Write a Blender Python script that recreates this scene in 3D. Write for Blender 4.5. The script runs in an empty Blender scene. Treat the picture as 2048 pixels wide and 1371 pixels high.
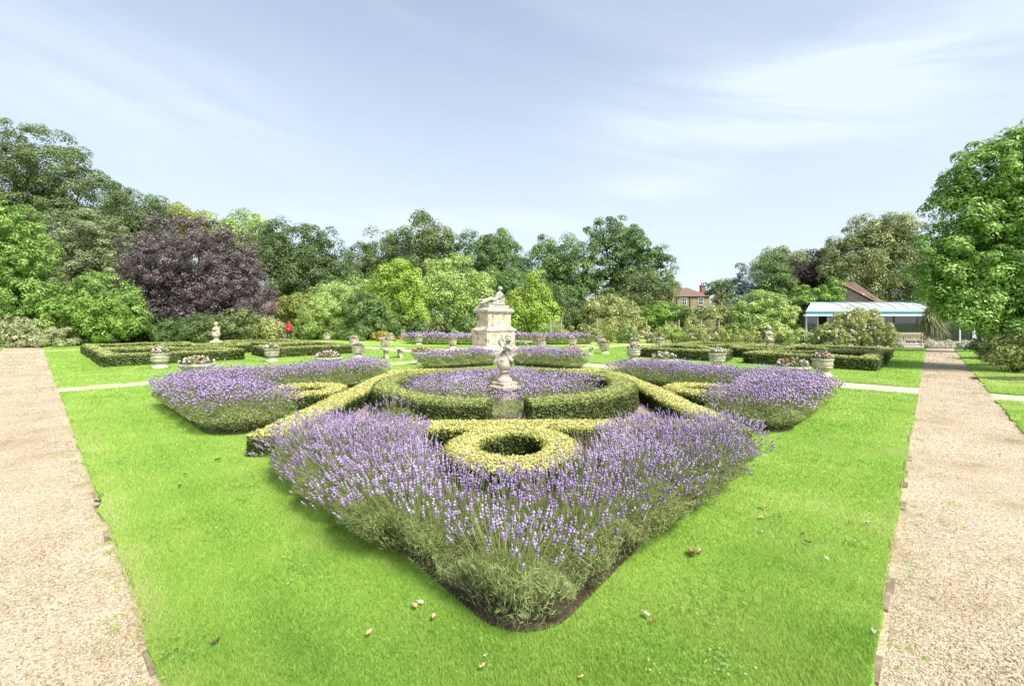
import bpy, math, random
import numpy as np
from mathutils import Vector, Matrix

R = math.radians
C = bpy.context.scene.collection
rng = np.random.default_rng(11)
random.seed(5)
H0, FPX, CAMH = 642.0, 895.0, 1.65           # horizon row, focal length (px of the 2048 frame), eye height

def G(px, py, Z=0.0):                          # ground (or height Z) point seen at a pixel
    Y = FPX * (CAMH - Z) / (py - H0)
    return np.array([(px - 1024) / FPX * Y, Y])
def XZ(px, py, Y):
    return (px - 1024) / FPX * Y, CAMH + (H0 - py) / FPX * Y
def UV(u, v):                                  # garden grid -> world
    return np.array([.683 * u - .730 * v, .730 * u + .683 * v])

# ------------------------------------------------------------------ materials
def nodes(name):
    m = bpy.data.materials.new(name); m.use_nodes = True
    nt = m.node_tree; nt.nodes.clear()
    out = nt.nodes.new('ShaderNodeOutputMaterial')
    return m, nt, out
def N(nt, t, **kw):
    n = nt.nodes.new(t)
    for k, v in kw.items():
        if k in n.inputs: n.inputs[k].default_value = v
        else: setattr(n, k, v)
    return n
def ramp(nt, fac, stops):
    r = nt.nodes.new('ShaderNodeValToRGB')
    el = r.color_ramp.elements
    while len(el) < len(stops): el.new(.5)
    for e, (p, c) in zip(el, stops):
        e.position = p; e.color = (*c, 1)
    nt.links.new(fac, r.inputs[0])
    return r.outputs[0]
def leaf_mat(name, cols, transl=.3, rough=.55, spec=.3, gain=1.0):
    cols = [tuple(min(.8, x * gain) for x in c) for c in cols]
    m, nt, out = nodes(name)
    a = N(nt, 'ShaderNodeAttribute', attribute_name='tint')
    n = len(cols)
    col = ramp(nt, a.outputs['Fac'], [(i / (n - 1), c) for i, c in enumerate(cols)])
    b = N(nt, 'ShaderNodeBsdfPrincipled', Roughness=rough)
    b.inputs['Specular IOR Level'].default_value = spec
    nt.links.new(col, b.inputs['Base Color'])
    if transl > 0:
        t = N(nt, 'ShaderNodeBsdfTranslucent'); nt.links.new(col, t.inputs[0])
        mx = N(nt, 'ShaderNodeMixShader'); mx.inputs[0].default_value = transl
        nt.links.new(b.outputs[0], mx.inputs[1]); nt.links.new(t.outputs[0], mx.inputs[2])
        nt.links.new(mx.outputs[0], out.inputs[0])
    else: nt.links.new(b.outputs[0], out.inputs[0])
    return m
def noise_mat(name, stops, scale=4, detail=8, rough=.85, bump=.0, bscale=40, bdist=.01, scale2=None, stops2=None, fac2=.5, spec=.3, nrough=.6):
    m, nt, out = nodes(name)
    g = N(nt, 'ShaderNodeNewGeometry')
    nz = N(nt, 'ShaderNodeTexNoise', Scale=scale, Detail=detail, Roughness=nrough)
    nt.links.new(g.outputs['Position'], nz.inputs['Vector'])
    col = ramp(nt, nz.outputs['Fac'], stops)
    if scale2:
        n2 = N(nt, 'ShaderNodeTexNoise', Scale=scale2, Detail=6, Roughness=.65)
        nt.links.new(g.outputs['Position'], n2.inputs['Vector'])
        c2 = ramp(nt, n2.outputs['Fac'], stops2)
        mx = N(nt, 'ShaderNodeMix', data_type='RGBA', blend_type='MULTIPLY'); mx.inputs[0].default_value = fac2
        nt.links.new(col, mx.inputs[6]); nt.links.new(c2, mx.inputs[7]); col = mx.outputs[2]
    b = N(nt, 'ShaderNodeBsdfPrincipled', Roughness=rough)
    b.inputs['Specular IOR Level'].default_value = spec
    nt.links.new(col, b.inputs['Base Color'])
    if bump:
        n3 = N(nt, 'ShaderNodeTexNoise', Scale=bscale, Detail=5)
        nt.links.new(g.outputs['Position'], n3.inputs['Vector'])
        bp = N(nt, 'ShaderNodeBump', Strength=bump, Distance=bdist)
        nt.links.new(n3.outputs['Fac'], bp.inputs['Height']); nt.links.new(bp.outputs[0], b.inputs['Normal'])
    nt.links.new(b.outputs[0], out.inputs[0])
    return m
def plain(name, c, rough=.6, metal=0, spec=.4):
    j = tuple(min(1, x * 1.12) for x in c); d = tuple(x * .85 for x in c)
    m = noise_mat(name, [(.3, d), (.7, j)], scale=9, rough=rough, spec=spec)
    return m
def brick_mat(name, c1, c2, mortar, scale, rot=0):
    m, nt, out = nodes(name)
    tc = N(nt, 'ShaderNodeTexCoord')
    mp = N(nt, 'ShaderNodeMapping'); mp.inputs['Rotation'].default_value = (R(90), 0, rot)
    nt.links.new(tc.outputs['Object'], mp.inputs[0])
    br = N(nt, 'ShaderNodeTexBrick', Scale=scale)
    br.inputs['Color1'].default_value = (*c1, 1); br.inputs['Color2'].default_value = (*c2, 1); br.inputs['Mortar'].default_value = (*mortar, 1)
    br.inputs['Mortar Size'].default_value = .025; br.inputs['Row Height'].default_value = .3; br.inputs['Brick Width'].default_value = .9
    nt.links.new(mp.outputs[0], br.inputs['Vector'])
    b = N(nt, 'ShaderNodeBsdfPrincipled', Roughness=.9)
    nz = N(nt, 'ShaderNodeTexNoise', Scale=3.0); nt.links.new(tc.outputs['Object'], nz.inputs['Vector'])
    v = ramp(nt, nz.outputs['Fac'], [(.3, (.7, .7, .7)), (.7, (1, 1, 1))])
    mx = N(nt, 'ShaderNodeMix', data_type='RGBA', blend_type='MULTIPLY'); mx.inputs[0].default_value = 1
    nt.links.new(br.outputs['Color'], mx.inputs[6]); nt.links.new(v, mx.inputs[7])
    nt.links.new(mx.outputs[2], b.inputs['Base Color']); nt.links.new(b.outputs[0], out.inputs[0])
    return m

# ------------------------------------------------------------------ mesh helpers
def link(o, parent=None):
    C.objects.link(o)
    if parent is not None: o.parent = parent
    return o
def np_mesh(name, V, F, mats, parent=None, tint=None, smooth=False, base=None, midx=None):
    V = np.asarray(V, dtype=np.float32)
    if base is not None: V = V - np.asarray(base, dtype=np.float32)
    if isinstance(F, np.ndarray): F = [F]
    F = [f for f in F if len(f)]
    me = bpy.data.meshes.new(name)
    nl = sum(f.size for f in F); nf = sum(len(f) for f in F)
    me.vertices.add(len(V)); me.vertices.foreach_set('co', V.ravel())
    me.loops.add(nl); me.loops.foreach_set('vertex_index', np.concatenate([f.ravel() for f in F]).astype(np.int32))
    tot = np.concatenate([np.full(len(f), f.shape[1]) for f in F]); st = np.concatenate([[0], np.cumsum(tot)[:-1]])
    me.polygons.add(nf); me.polygons.foreach_set('loop_start', st.astype(np.int32))
    if midx is not None: me.polygons.foreach_set('material_index', np.asarray(midx, dtype=np.int32))
    if smooth: me.polygons.foreach_set('use_smooth', np.ones(nf, dtype=bool))
    for m in (mats if isinstance(mats, (list, tuple)) else [mats]): me.materials.append(m)
    if tint is not None:
        a = me.attributes.new('tint', 'FLOAT', 'POINT'); a.data.foreach_set('value', np.clip(tint, 0, 1).astype(np.float32))
    me.update(calc_edges=True)
    return link(bpy.data.objects.new(name, me), parent)

class MB:
    def __init__(s): s.v = []; s.f = []
    def add(s, V, F):
        o = len(s.v); s.v.extend([tuple(map(float, p)) for p in V]); s.f.extend([tuple(i + o for i in f) for f in F]); return s
    def box(s, c, d, rz=0, taper=1.0):
        x, y, z = (k / 2 for k in d); V = []
        for sz, t in ((-1, 1), (1, taper)):
            for sx, sy in ((-1, -1), (1, -1), (1, 1), (-1, 1)):
                a, b = sx * x * t, sy * y * t
                V.append((c[0] + a * math.cos(rz) - b * math.sin(rz), c[1] + a * math.sin(rz) + b * math.cos(rz), c[2] + sz * z))
        return s.add(V, [(3, 2, 1, 0), (4, 5, 6, 7), (0, 1, 5, 4), (1, 2, 6, 5), (2, 3, 7, 6), (3, 0, 4, 7)])
    def lathe(s, prof, n=28, c=(0, 0, 0), wob=None, square=False, rz=0, asp=1.0):
        V = []; F = []
        k = 4 if square else n
        for r, z in prof:
            for i in range(k):
                a = 2 * math.pi * i / k + (math.pi / 4 if square else 0)
                rr = r * (math.sqrt(2) if square else 1) + (wob(a, z) if wob else 0)
                x, y = rr * math.cos(a) * asp, rr * math.sin(a)
                V.append((c[0] + x * math.cos(rz) - y * math.sin(rz), c[1] + x * math.sin(rz) + y * math.cos(rz), c[2] + z))
        m = len(prof)
        for j in range(m - 1):
            for i in range(k):
                F.append((j * k + i, j * k + (i + 1) % k, (j + 1) * k + (i + 1) % k, (j + 1) * k + i))
        F.append(tuple(range(k - 1, -1, -1))); F.append(tuple((m - 1) * k + i for i in range(k)))
        return s.add(V, F)
    def rect_lathe(s, prof, c, rz):            # prof: (half a, half b, z)
        V = []; F = []
        for a, b, z in prof:
            for sx, sy in ((-1, -1), (1, -1), (1, 1), (-1, 1)):
                x, y = sx * a, sy * b
                V.append((c[0] + x * math.cos(rz) - y * math.sin(rz), c[1] + x * math.sin(rz) + y * math.cos(rz), c[2] + z))
        m = len(prof)
        for j in range(m - 1):
            for i in range(4): F.append((j * 4 + i, j * 4 + (i + 1) % 4, (j + 1) * 4 + (i + 1) % 4, (j + 1) * 4 + i))
        F.append((3, 2, 1, 0)); F.append(tuple((m - 1) * 4 + i for i in range(4)))
        return s.add(V, F)
    def tube(s, P, rad, n=6):
        P = [Vector(p) for p in P]; V = []; F = []
        for i, p in enumerate(P):
            t = (P[min(i + 1, len(P) - 1)] - P[max(i - 1, 0)]).normalized()
            a = t.cross(Vector((0, 0, 1)) if abs(t.z) < .9 else Vector((1, 0, 0))).normalized(); b = t.cross(a)
            for k in range(n):
                q = 2 * math.pi * k / n
                V.append(p + (a * math.cos(q) + b * math.sin(q)) * rad[i])
        m = len(P)
        for j in range(m - 1):
            for i in range(n): F.append((j * n + i, j * n + (i + 1) % n, (j + 1) * n + (i + 1) % n, (j + 1) * n + i))
        F.append(tuple(range(n - 1, -1, -1))); F.append(tuple((m - 1) * n + i for i in range(n)))
        return s.add(V, F)
    def ell(s, c, r, nu=14, nv=10, rot=None):
        V = []; F = []
        for j in range(nv + 1):
            th = math.pi * j / nv
            for i in range(nu):
                ph = 2 * math.pi * i / nu
                p = Vector((r[0] * math.sin(th) * math.cos(ph), r[1] * math.sin(th) * math.sin(ph), r[2] * math.cos(th)))
                if rot is not None: p = rot @ p
                V.append(p + Vector(c))
        for j in range(nv):
            for i in range(nu): F.append(((j + 1) * nu + i, (j + 1) * nu + (i + 1) % nu, j * nu + (i + 1) % nu, j * nu + i))
        return s.add(V, F)
    def cap(s, p0, p1, r0, r1, n=10):          # tapered capsule
        s.tube([p0, p1], [r0, r1], n); s.ell(p0, (r0,) * 3, n, 8); s.ell(p1, (r1,) * 3, n, 8); return s
    def prism(s, pts, z0, z1):
        n = len(pts); V = [(p[0], p[1], z0) for p in pts] + [(p[0], p[1], z1) for p in pts]
        return s.add(V, [tuple(range(n - 1, -1, -1)), tuple(range(n, 2 * n))] + [(i, (i + 1) % n, n + (i + 1) % n, n + i) for i in range(n)])
    def build(s, name, mat, parent=None, smooth=False, base=None):
        me = bpy.data.meshes.new(name)
        V = s.v if base is None else [(p[0] - base[0], p[1] - base[1], p[2] - base[2]) for p in s.v]
        me.from_pydata(V, [], s.f); me.materials.append(mat)
        if smooth:
            me.polygons.foreach_set('use_smooth', [True] * len(me.polygons))
        me.update()
        return link(bpy.data.objects.new(name, me), parent)
    def sculpt(s, name, mat, voxel, parent=None, base=None, smooth=4):
        o = s.build('tmp', mat, None, base=base)
        r = o.modifiers.new('r', 'REMESH'); r.mode = 'VOXEL'; r.voxel_size = voxel
        k = o.modifiers.new('s', 'SMOOTH'); k.factor = .5; k.iterations = smooth
        dg = bpy.context.evaluated_depsgraph_get(); dg.update()
        me = bpy.data.meshes.new_from_object(o.evaluated_get(dg))
        bpy.data.objects.remove(o)
        me.name = name; me.materials.clear(); me.materials.append(mat)
        me.polygons.foreach_set('use_smooth', [True] * len(me.polygons))
        return link(bpy.data.objects.new(name, me), parent)

def tag(o, label=None, cat=None, group=None, kind=None):
    if label: o['label'] = label
    if cat: o['category'] = cat
    if group: o['group'] = group
    if kind: o['kind'] = kind
    return o
def thing(name, loc, label, cat, group=None, rz=0):
    o = bpy.data.objects.new(name, None); o.location = tuple(map(float, loc)); o.rotation_euler = (0, 0, rz)
    o.empty_display_size = .2
    return tag(link(o), label, cat, group)
def copy_tree(o, parent=None):
    c = o.copy(); C.objects.link(c)
    if parent is not None: c.parent = parent
    for ch in list(o.children): copy_tree(ch, c)
    return c

def unit(a): return a / np.maximum(np.linalg.norm(a, axis=1, keepdims=True), 1e-9)
def leaf_quads(pos, nrm, L, W, bend=.15, along=None, jit=.25):
    n = len(pos); nrm = unit(nrm)
    t = along if along is not None else rng.normal(size=(n, 3))
    t = unit(t - nrm * np.sum(t * nrm, axis=1, keepdims=True)); b = np.cross(nrm, t)
    L = (L * (1 + jit * rng.normal(size=n)).clip(.5, 1.7))[:, None]; W = (W * (1 + jit * rng.normal(size=n)).clip(.5, 1.7))[:, None]
    V = np.stack([pos - t * L / 2, pos + b * W / 2 + nrm * L * bend, pos + t * L / 2, pos - b * W / 2 + nrm * L * bend], axis=1).reshape(-1, 3)
    return V, np.arange(4 * n).reshape(n, 4)

# ------------------------------------------------------------------ world, light, camera
SUN_AZ, SUN_EL = R(140), R(52)
w = bpy.data.worlds.new('World'); bpy.context.scene.world = w; w.use_nodes = True
nt = w.node_tree; nt.nodes.clear()
wo = nt.nodes.new('ShaderNodeOutputWorld'); bg = nt.nodes.new('ShaderNodeBackground')
sky = nt.nodes.new('ShaderNodeTexSky'); sky.sky_type = 'NISHITA'; sky.sun_disc = False
sky.sun_elevation = SUN_EL; sky.sun_rotation = SUN_AZ; sky.air_density = 1.0; sky.dust_density = 1.2; sky.ozone_density = 1.5
tc = N(nt, 'ShaderNodeTexCoord')
sx = N(nt, 'ShaderNodeSeparateXYZ'); nt.links.new(tc.outputs['Generated'], sx.inputs[0])
def M(op, a, b=None, c=None):
    n = nt.nodes.new('ShaderNodeMath'); n.operation = op
    for i, x in enumerate((a, b, c)):
        if x is None: continue
        if isinstance(x, (int, float)): n.inputs[i].default_value = x
        else: nt.links.new(x, n.inputs[i])
    return n.outputs[0]
az = M('ARCTAN2', sx.outputs[0], sx.outputs[1])
cv = N(nt, 'ShaderNodeCombineXYZ')
nt.links.new(M('ADD', M('MULTIPLY', az, .75), M('MULTIPLY', sx.outputs[2], 1.1)), cv.inputs[0])
nt.links.new(M('ADD', M('MULTIPLY', sx.outputs[2], 3.4), M('MULTIPLY', az, .55)), cv.inputs[1])
n1 = N(nt, 'ShaderNodeTexNoise', Scale=1.55, Detail=9, Roughness=.52, Distortion=.7); nt.links.new(cv.outputs[0], n1.inputs['Vector'])
veil = ramp(nt, n1.outputs['Fac'], [(.38, (.0, .0, .0)), (.55, (.13, .13, .13)), (.74, (.55, .55, .55))])
def blob(a0, wa, z0, wz, amp):
    q = M('ADD', M('POWER', M('DIVIDE', M('SUBTRACT', az, a0), wa), 2.0), M('POWER', M('DIVIDE', M('SUBTRACT', sx.outputs[2], z0), wz), 2.0))
    return M('MULTIPLY', M('POWER', 2.718, M('MULTIPLY', q, -1.0)), amp)
n2 = N(nt, 'ShaderNodeTexNoise', Scale=4.2, Detail=8, Roughness=.55, Distortion=.5); nt.links.new(cv.outputs[0], n2.inputs['Vector'])
wisp = ramp(nt, n2.outputs['Fac'], [(.34, (0, 0, 0)), (.62, (1, 1, 1))])
patch = M('ADD', M('ADD', blob(.60, .36, .385, .075, .62), blob(-.72, .30, .36, .09, .25)), M('ADD', blob(-.12, .26, .205, .03, .5), blob(.30, .13, .27, .03, .35)))
veil = M('ADD', M('MULTIPLY', veil, .26), M('MULTIPLY', wisp, patch))
low = M('SUBTRACT', 1.0, M('MULTIPLY', M('MAXIMUM', sx.outputs[2], 0.0), 1.05))
low = M('MAXIMUM', M('MULTIPLY', low, .92), .30)
fac = M('MINIMUM', M('ADD', veil, low), .93)
mixc = N(nt, 'ShaderNodeMix', data_type='RGBA'); nt.links.new(fac, mixc.inputs[0])
nt.links.new(sky.outputs[0], mixc.inputs[6]); mixc.inputs[7].default_value = (4.3, 4.8, 5.35, 1)
nt.links.new(mixc.outputs[2], bg.inputs[0]); bg.inputs[1].default_value = .069
nt.links.new(bg.outputs[0], wo.inputs[0])

sl = bpy.data.lights.new('sun', 'SUN'); sl.energy = 2.4; sl.angle = R(22); sl.color = (1, .955, .88)
so = link(bpy.data.objects.new('sun', sl))
sd = Vector((math.sin(SUN_AZ) * math.cos(SUN_EL), math.cos(SUN_AZ) * math.cos(SUN_EL), math.sin(SUN_EL)))
so.rotation_euler = (-sd).to_track_quat('-Z', 'Y').to_euler(); so.location = sd * 60
cd = bpy.data.cameras.new('camera'); cam = link(bpy.data.objects.new('camera', cd))
cam.location = (0, 0, CAMH); cam.rotation_euler = (R(90), 0, 0)
cd.sensor_width = 36; cd.lens = 36 * FPX / 2048; cd.shift_y = -(685.5 - H0) / 2048; cd.clip_end = 3000; cd.clip_start = .05
S = bpy.context.scene; S.camera = cam
S.view_settings.view_transform = 'Standard'; S.view_settings.look = 'None'; S.view_settings.exposure = 1.6; S.view_settings.gamma = 1
S.cycles.max_bounces = 8; S.cycles.diffuse_bounces = 5; S.cycles.transmission_bounces = 4; S.cycles.transparent_max_bounces = 4
try: S.cycles.use_denoising = True
except Exception: pass

# ------------------------------------------------------------------ palette
stone = noise_mat('weathered_stone', [(.25, (.30, .27, .20)), (.5, (.52, .47, .37)), (.75, (.66, .61, .50))], scale=7, rough=.9, bump=.4, bscale=60, bdist=.006,
                  scale2=2.3, stops2=[(.36, (.35, .34, .28)), (.52, (1, 1, 1))], fac2=.75)
stone_pale = noise_mat('pale_stone', [(.25, (.38, .32, .23)), (.5, (.55, .49, .37)), (.75, (.64, .58, .46))], scale=2.6, rough=.9, bump=.3, bscale=50, bdist=.006,
                       scale2=3.4, stops2=[(.36, (.34, .31, .25)), (.50, (1, 1, 1))], fac2=.8)
stone_grey = noise_mat('lichened_stone', [(.3, (.16, .155, .12)), (.48, (.38, .36, .29)), (.7, (.62, .59, .50))], scale=9, rough=.95, bump=.5, bscale=40, bdist=.01)
bark = noise_mat('bark', [(.3, (.035, .028, .02)), (.7, (.11, .09, .065))], scale=6, rough=.95, bump=.6, bscale=25, bdist=.03)
twig = noise_mat('woody_stem', [(.3, (.06, .045, .03)), (.7, (.16, .12, .08))], scale=20, rough=.95)
soil = noise_mat('soil', [(.3, (.035, .026, .018)), (.6, (.09, .065, .045)), (.8, (.16, .12, .08))], scale=14, rough=1, bump=.8, bscale=40, bdist=.03)
wood = noise_mat('weathered_wood', [(.3, (.28, .25, .16)), (.7, (.46, .42, .29))], scale=9, rough=.85)
wood_dark = noise_mat('dark_timber', [(.3, (.025, .02, .016)), (.7, (.06, .05, .04))], scale=9, rough=.85)
white_paint = plain('white_paint', (.75, .76, .76), .4)

def lawn_mat():
    m, nt, out = nodes('lawn_turf')
    g = N(nt, 'ShaderNodeNewGeometry')
    a = N(nt, 'ShaderNodeTexNoise', Scale=.55, Detail=9, Roughness=.72); nt.links.new(g.outputs['Position'], a.inputs['Vector'])
    c1 = ramp(nt, a.outputs['Fac'], [(.3, (.19, .37, .05)), (.5, (.295, .465, .075)), (.72, (.45, .54, .15))])
    b_ = N(nt, 'ShaderNodeTexNoise', Scale=55, Detail=6, Roughness=.75); nt.links.new(g.outputs['Position'], b_.inputs['Vector'])
    c2 = ramp(nt, b_.outputs['Fac'], [(.3, (.55, .62, .5)), (.5, (.9, .92, .9)), (.68, (1.0, 1.0, 1.0))])
    mx = N(nt, 'ShaderNodeMix', data_type='RGBA', blend_type='MULTIPLY'); mx.inputs[0].default_value = 1
    nt.links.new(c1, mx.inputs[6]); nt.links.new(c2, mx.inputs[7])
    b = N(nt, 'ShaderNodeBsdfPrincipled', Roughness=.8); b.inputs['Specular IOR Level'].default_value = .15
    nt.links.new(mx.outputs[2], b.inputs['Base Color'])
    bp = N(nt, 'ShaderNodeBump', Strength=.6, Distance=.02); nt.links.new(b_.outputs['Fac'], bp.inputs['Height']); nt.links.new(bp.outputs[0], b.inputs['Normal'])
    nt.links.new(b.outputs[0], out.inputs[0]); return m
def gravel_mat():
    m, nt, out = nodes('gravel')
    g = N(nt, 'ShaderNodeNewGeometry')
    v = N(nt, 'ShaderNodeTexVoronoi', Scale=85); nt.links.new(g.outputs['Position'], v.inputs['Vector'])
    sc = N(nt, 'ShaderNodeSeparateColor'); nt.links.new(v.outputs['Color'], sc.inputs[0])
    c0 = ramp(nt, sc.outputs[0], [(0, (.29, .22, .14)), (.5, (.46, .38, .265)), (1, (.57, .505, .385))])
    a = N(nt, 'ShaderNodeTexNoise', Scale=.9, Detail=7, Roughness=.65); nt.links.new(g.outputs['Position'], a.inputs['Vector'])
    c1 = ramp(nt, a.outputs['Fac'], [(.30, (.55, .49, .40)), (.44, (.88, .85, .79)), (.6, (1.0, 1.0, 1.0))])
    mx = N(nt, 'ShaderNodeMix', data_type='RGBA', blend_type='MULTIPLY'); mx.inputs[0].default_value = 1
    nt.links.new(c0, mx.inputs[6]); nt.links.new(c1, mx.inputs[7])
    b = N(nt, 'ShaderNodeBsdfPrincipled', Roughness=.9); b.inputs['Specular IOR Level'].default_value = .2
    nt.links.new(mx.outputs[2], b.inputs['Base Color'])
    bp = N(nt, 'ShaderNodeBump', Strength=.55, Distance=.008); nt.links.new(v.outputs['Distance'], bp.inputs['Height']); bp.invert = True
    nt.links.new(bp.outputs[0], b.inputs['Normal']); nt.links.new(b.outputs[0], out.inputs[0]); return m
LAWN, GRAVEL = lawn_mat(), gravel_mat()
def path_mat():
    return noise_mat('pale_path', [(.3, (.45, .35, .26)), (.7, (.62, .51, .39))], scale=12, rough=.9)
PALE = path_mat()
blade_mat = leaf_mat('grass_blade', [(.16, .33, .045), (.285, .46, .075), (.40, .52, .115), (.57, .57, .27)], transl=.3, rough=.6, spec=.2)

# ------------------------------------------------------------------ ground, lawns, paths
def sheet(name, pts, z, mat, z0=None):
    mb = MB()
    if z0 is None:
        mb.add([(p[0], p[1], z) for p in pts], [tuple(range(len(pts)))])
    else: mb.prism([tuple(p) for p in pts], z0, z)
    return tag(mb.build(name, mat), kind='structure')
def rect_uv(u0, u1, v0, v1): return [UV(u0, v0), UV(u1, v0), UV(u1, v1), UV(u0, v1)]
sheet('ground', [(-900, -300), (900, -300), (900, 1800), (-900, 1800)], -.05, noise_mat('far_turf', [(.3, (.05, .11, .02)), (.7, (.10, .17, .035))], scale=.3))
sheet('gravel_path', rect_uv(-9, 60, -1.02, .22), -.028, GRAVEL)
sheet('gravel_path', rect_uv(-1.3, .42, .22, 60), -.028, GRAVEL)
sheet('gravel_path', rect_uv(-9, -1.3, .22, 4), -.028, GRAVEL)
sheet('gravel_path', rect_uv(13.7, 15.2, .22, 46), -.028, PALE)
sheet('gravel_path', rect_uv(13.9, 15.2, -11, -1.02), -.028, PALE)
sheet('gravel_path', rect_uv(.42, 13.7, 14.8, 15.9), -.028, PALE)
sheet('gravel_path', rect_uv(15.2, 46, 14.8, 15.9), -.028, PALE)
sheet('gravel_path', rect_uv(27.2, 27.75, .22, 14.8), -.028, PALE)
sheet('gravel_path', rect_uv(-4, 13.7, 35.5, 37.0), -.0275, PALE)
def wobble_rect(u0, u1, v0, v1, step=.22, a=.022):
    P = []
    def edge(p, q):
        n = max(2, int(math.hypot(q[0] - p[0], q[1] - p[1]) / step))
        for i in range(n):
            t = i / n; jx, jy = rng.normal(size=2) * a
            P.append(UV(p[0] + (q[0] - p[0]) * t + jx, p[1] + (q[1] - p[1]) * t + jy))
    c = [(u0, v0), (u1, v0), (u1, v1), (u0, v1)]
    for i in range(4): edge(c[i], c[(i + 1) % 4])
    return P
LAWNS = [(.42, 13.7, .22, 14.8), (15.2, 27.2, .22, 14.8), (27.75, 36.3, .22, 14.8), (.42, 13.7, 15.9, 35.5), (15.2, 46, 15.9, 60),
         (-14, 13.9, -12, -1.02), (15.2, 36.3, -12, -1.02), (-14, -1.3, 3.4, 60), (.42, 13.7, 37.0, 44)]
for l in LAWNS: sheet('lawn', wobble_rect(*l), 0, LAWN, -.045)
edging = brick_mat('edging_brick', (.33, .20, .13), (.42, .28, .19), (.2, .15, .1), 3)
edge_stone = noise_mat('edging_brick_worn', [(.3, (.12, .09, .06)), (.5, (.24, .18, .12)), (.75, (.40, .34, .26))], scale=8, rough=.95, bump=.5, bscale=40)
mb = MB()
def bricks(p, q):
    n = int(math.hypot(q[0] - p[0], q[1] - p[1]) / .235)
    for i in range(n):
        if i > 9 and (random.random() < .72 or i > 30): continue
        t = (i + .5) / n; c = UV(p[0] + (q[0] - p[0]) * t + random.gauss(0, .006), p[1] + (q[1] - p[1]) * t + random.gauss(0, .006))
        ang = math.atan2(*(UV(*q) - UV(*p))[::-1]) + random.gauss(0, .02)
        mb.box((c[0], c[1], -.056 + random.gauss(0, .006)), (.222, .036, .07), ang)
bricks((.395, .3), (.395, 11)); bricks((.5, .19), (11, .19)); bricks((2, -1.04), (12, -1.04))
tag(mb.build('brick_edging', edge_stone), kind='structure')

# ------------------------------------------------------------------ lavender
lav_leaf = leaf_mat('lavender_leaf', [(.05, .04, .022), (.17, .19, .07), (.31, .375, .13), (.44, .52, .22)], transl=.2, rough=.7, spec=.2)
lav_stalk = leaf_mat('lavender_stalk', [(.17, .21, .055), (.30, .36, .10), (.40, .45, .17)], transl=.2, rough=.7, spec=.2)
lav_flower = leaf_mat('lavender_flower', [(.20, .115, .29), (.40, .28, .52), (.52, .405, .62), (.64, .55, .69)], transl=.25, rough=.7, spec=.2)
def dist_poly(P, line):
    best = np.full(len(P), 1e9); near = np.zeros_like(P)
    if len(line) == 1:
        return np.linalg.norm(P - line[0], axis=1), np.repeat(np.array([line[0]]), len(P), 0)
    for a, b in zip(line[:-1], line[1:]):
        a = np.asarray(a); b = np.asarray(b); d = b - a
        t = np.clip(((P - a) @ d) / (d @ d), 0, 1); q = a + t[:, None] * d
        dd = np.linalg.norm(P - q, axis=1); m = dd < best
        best[m] = dd[m]; near[m] = q[m]
    return best, near
def fnoise(P, s, seed=0):
    x, y = P[:, 0] / s + seed * 3.1, P[:, 1] / s + seed * 1.7
    return (np.sin(x * 2.1 + 1.3 * np.sin(y * 1.7)) + np.sin(y * 2.6 + 1.1 * np.sin(x * 1.9 + 2)) + .6 * np.sin((x + y) * 4.3)) / 2.6
BEDS = []
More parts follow.
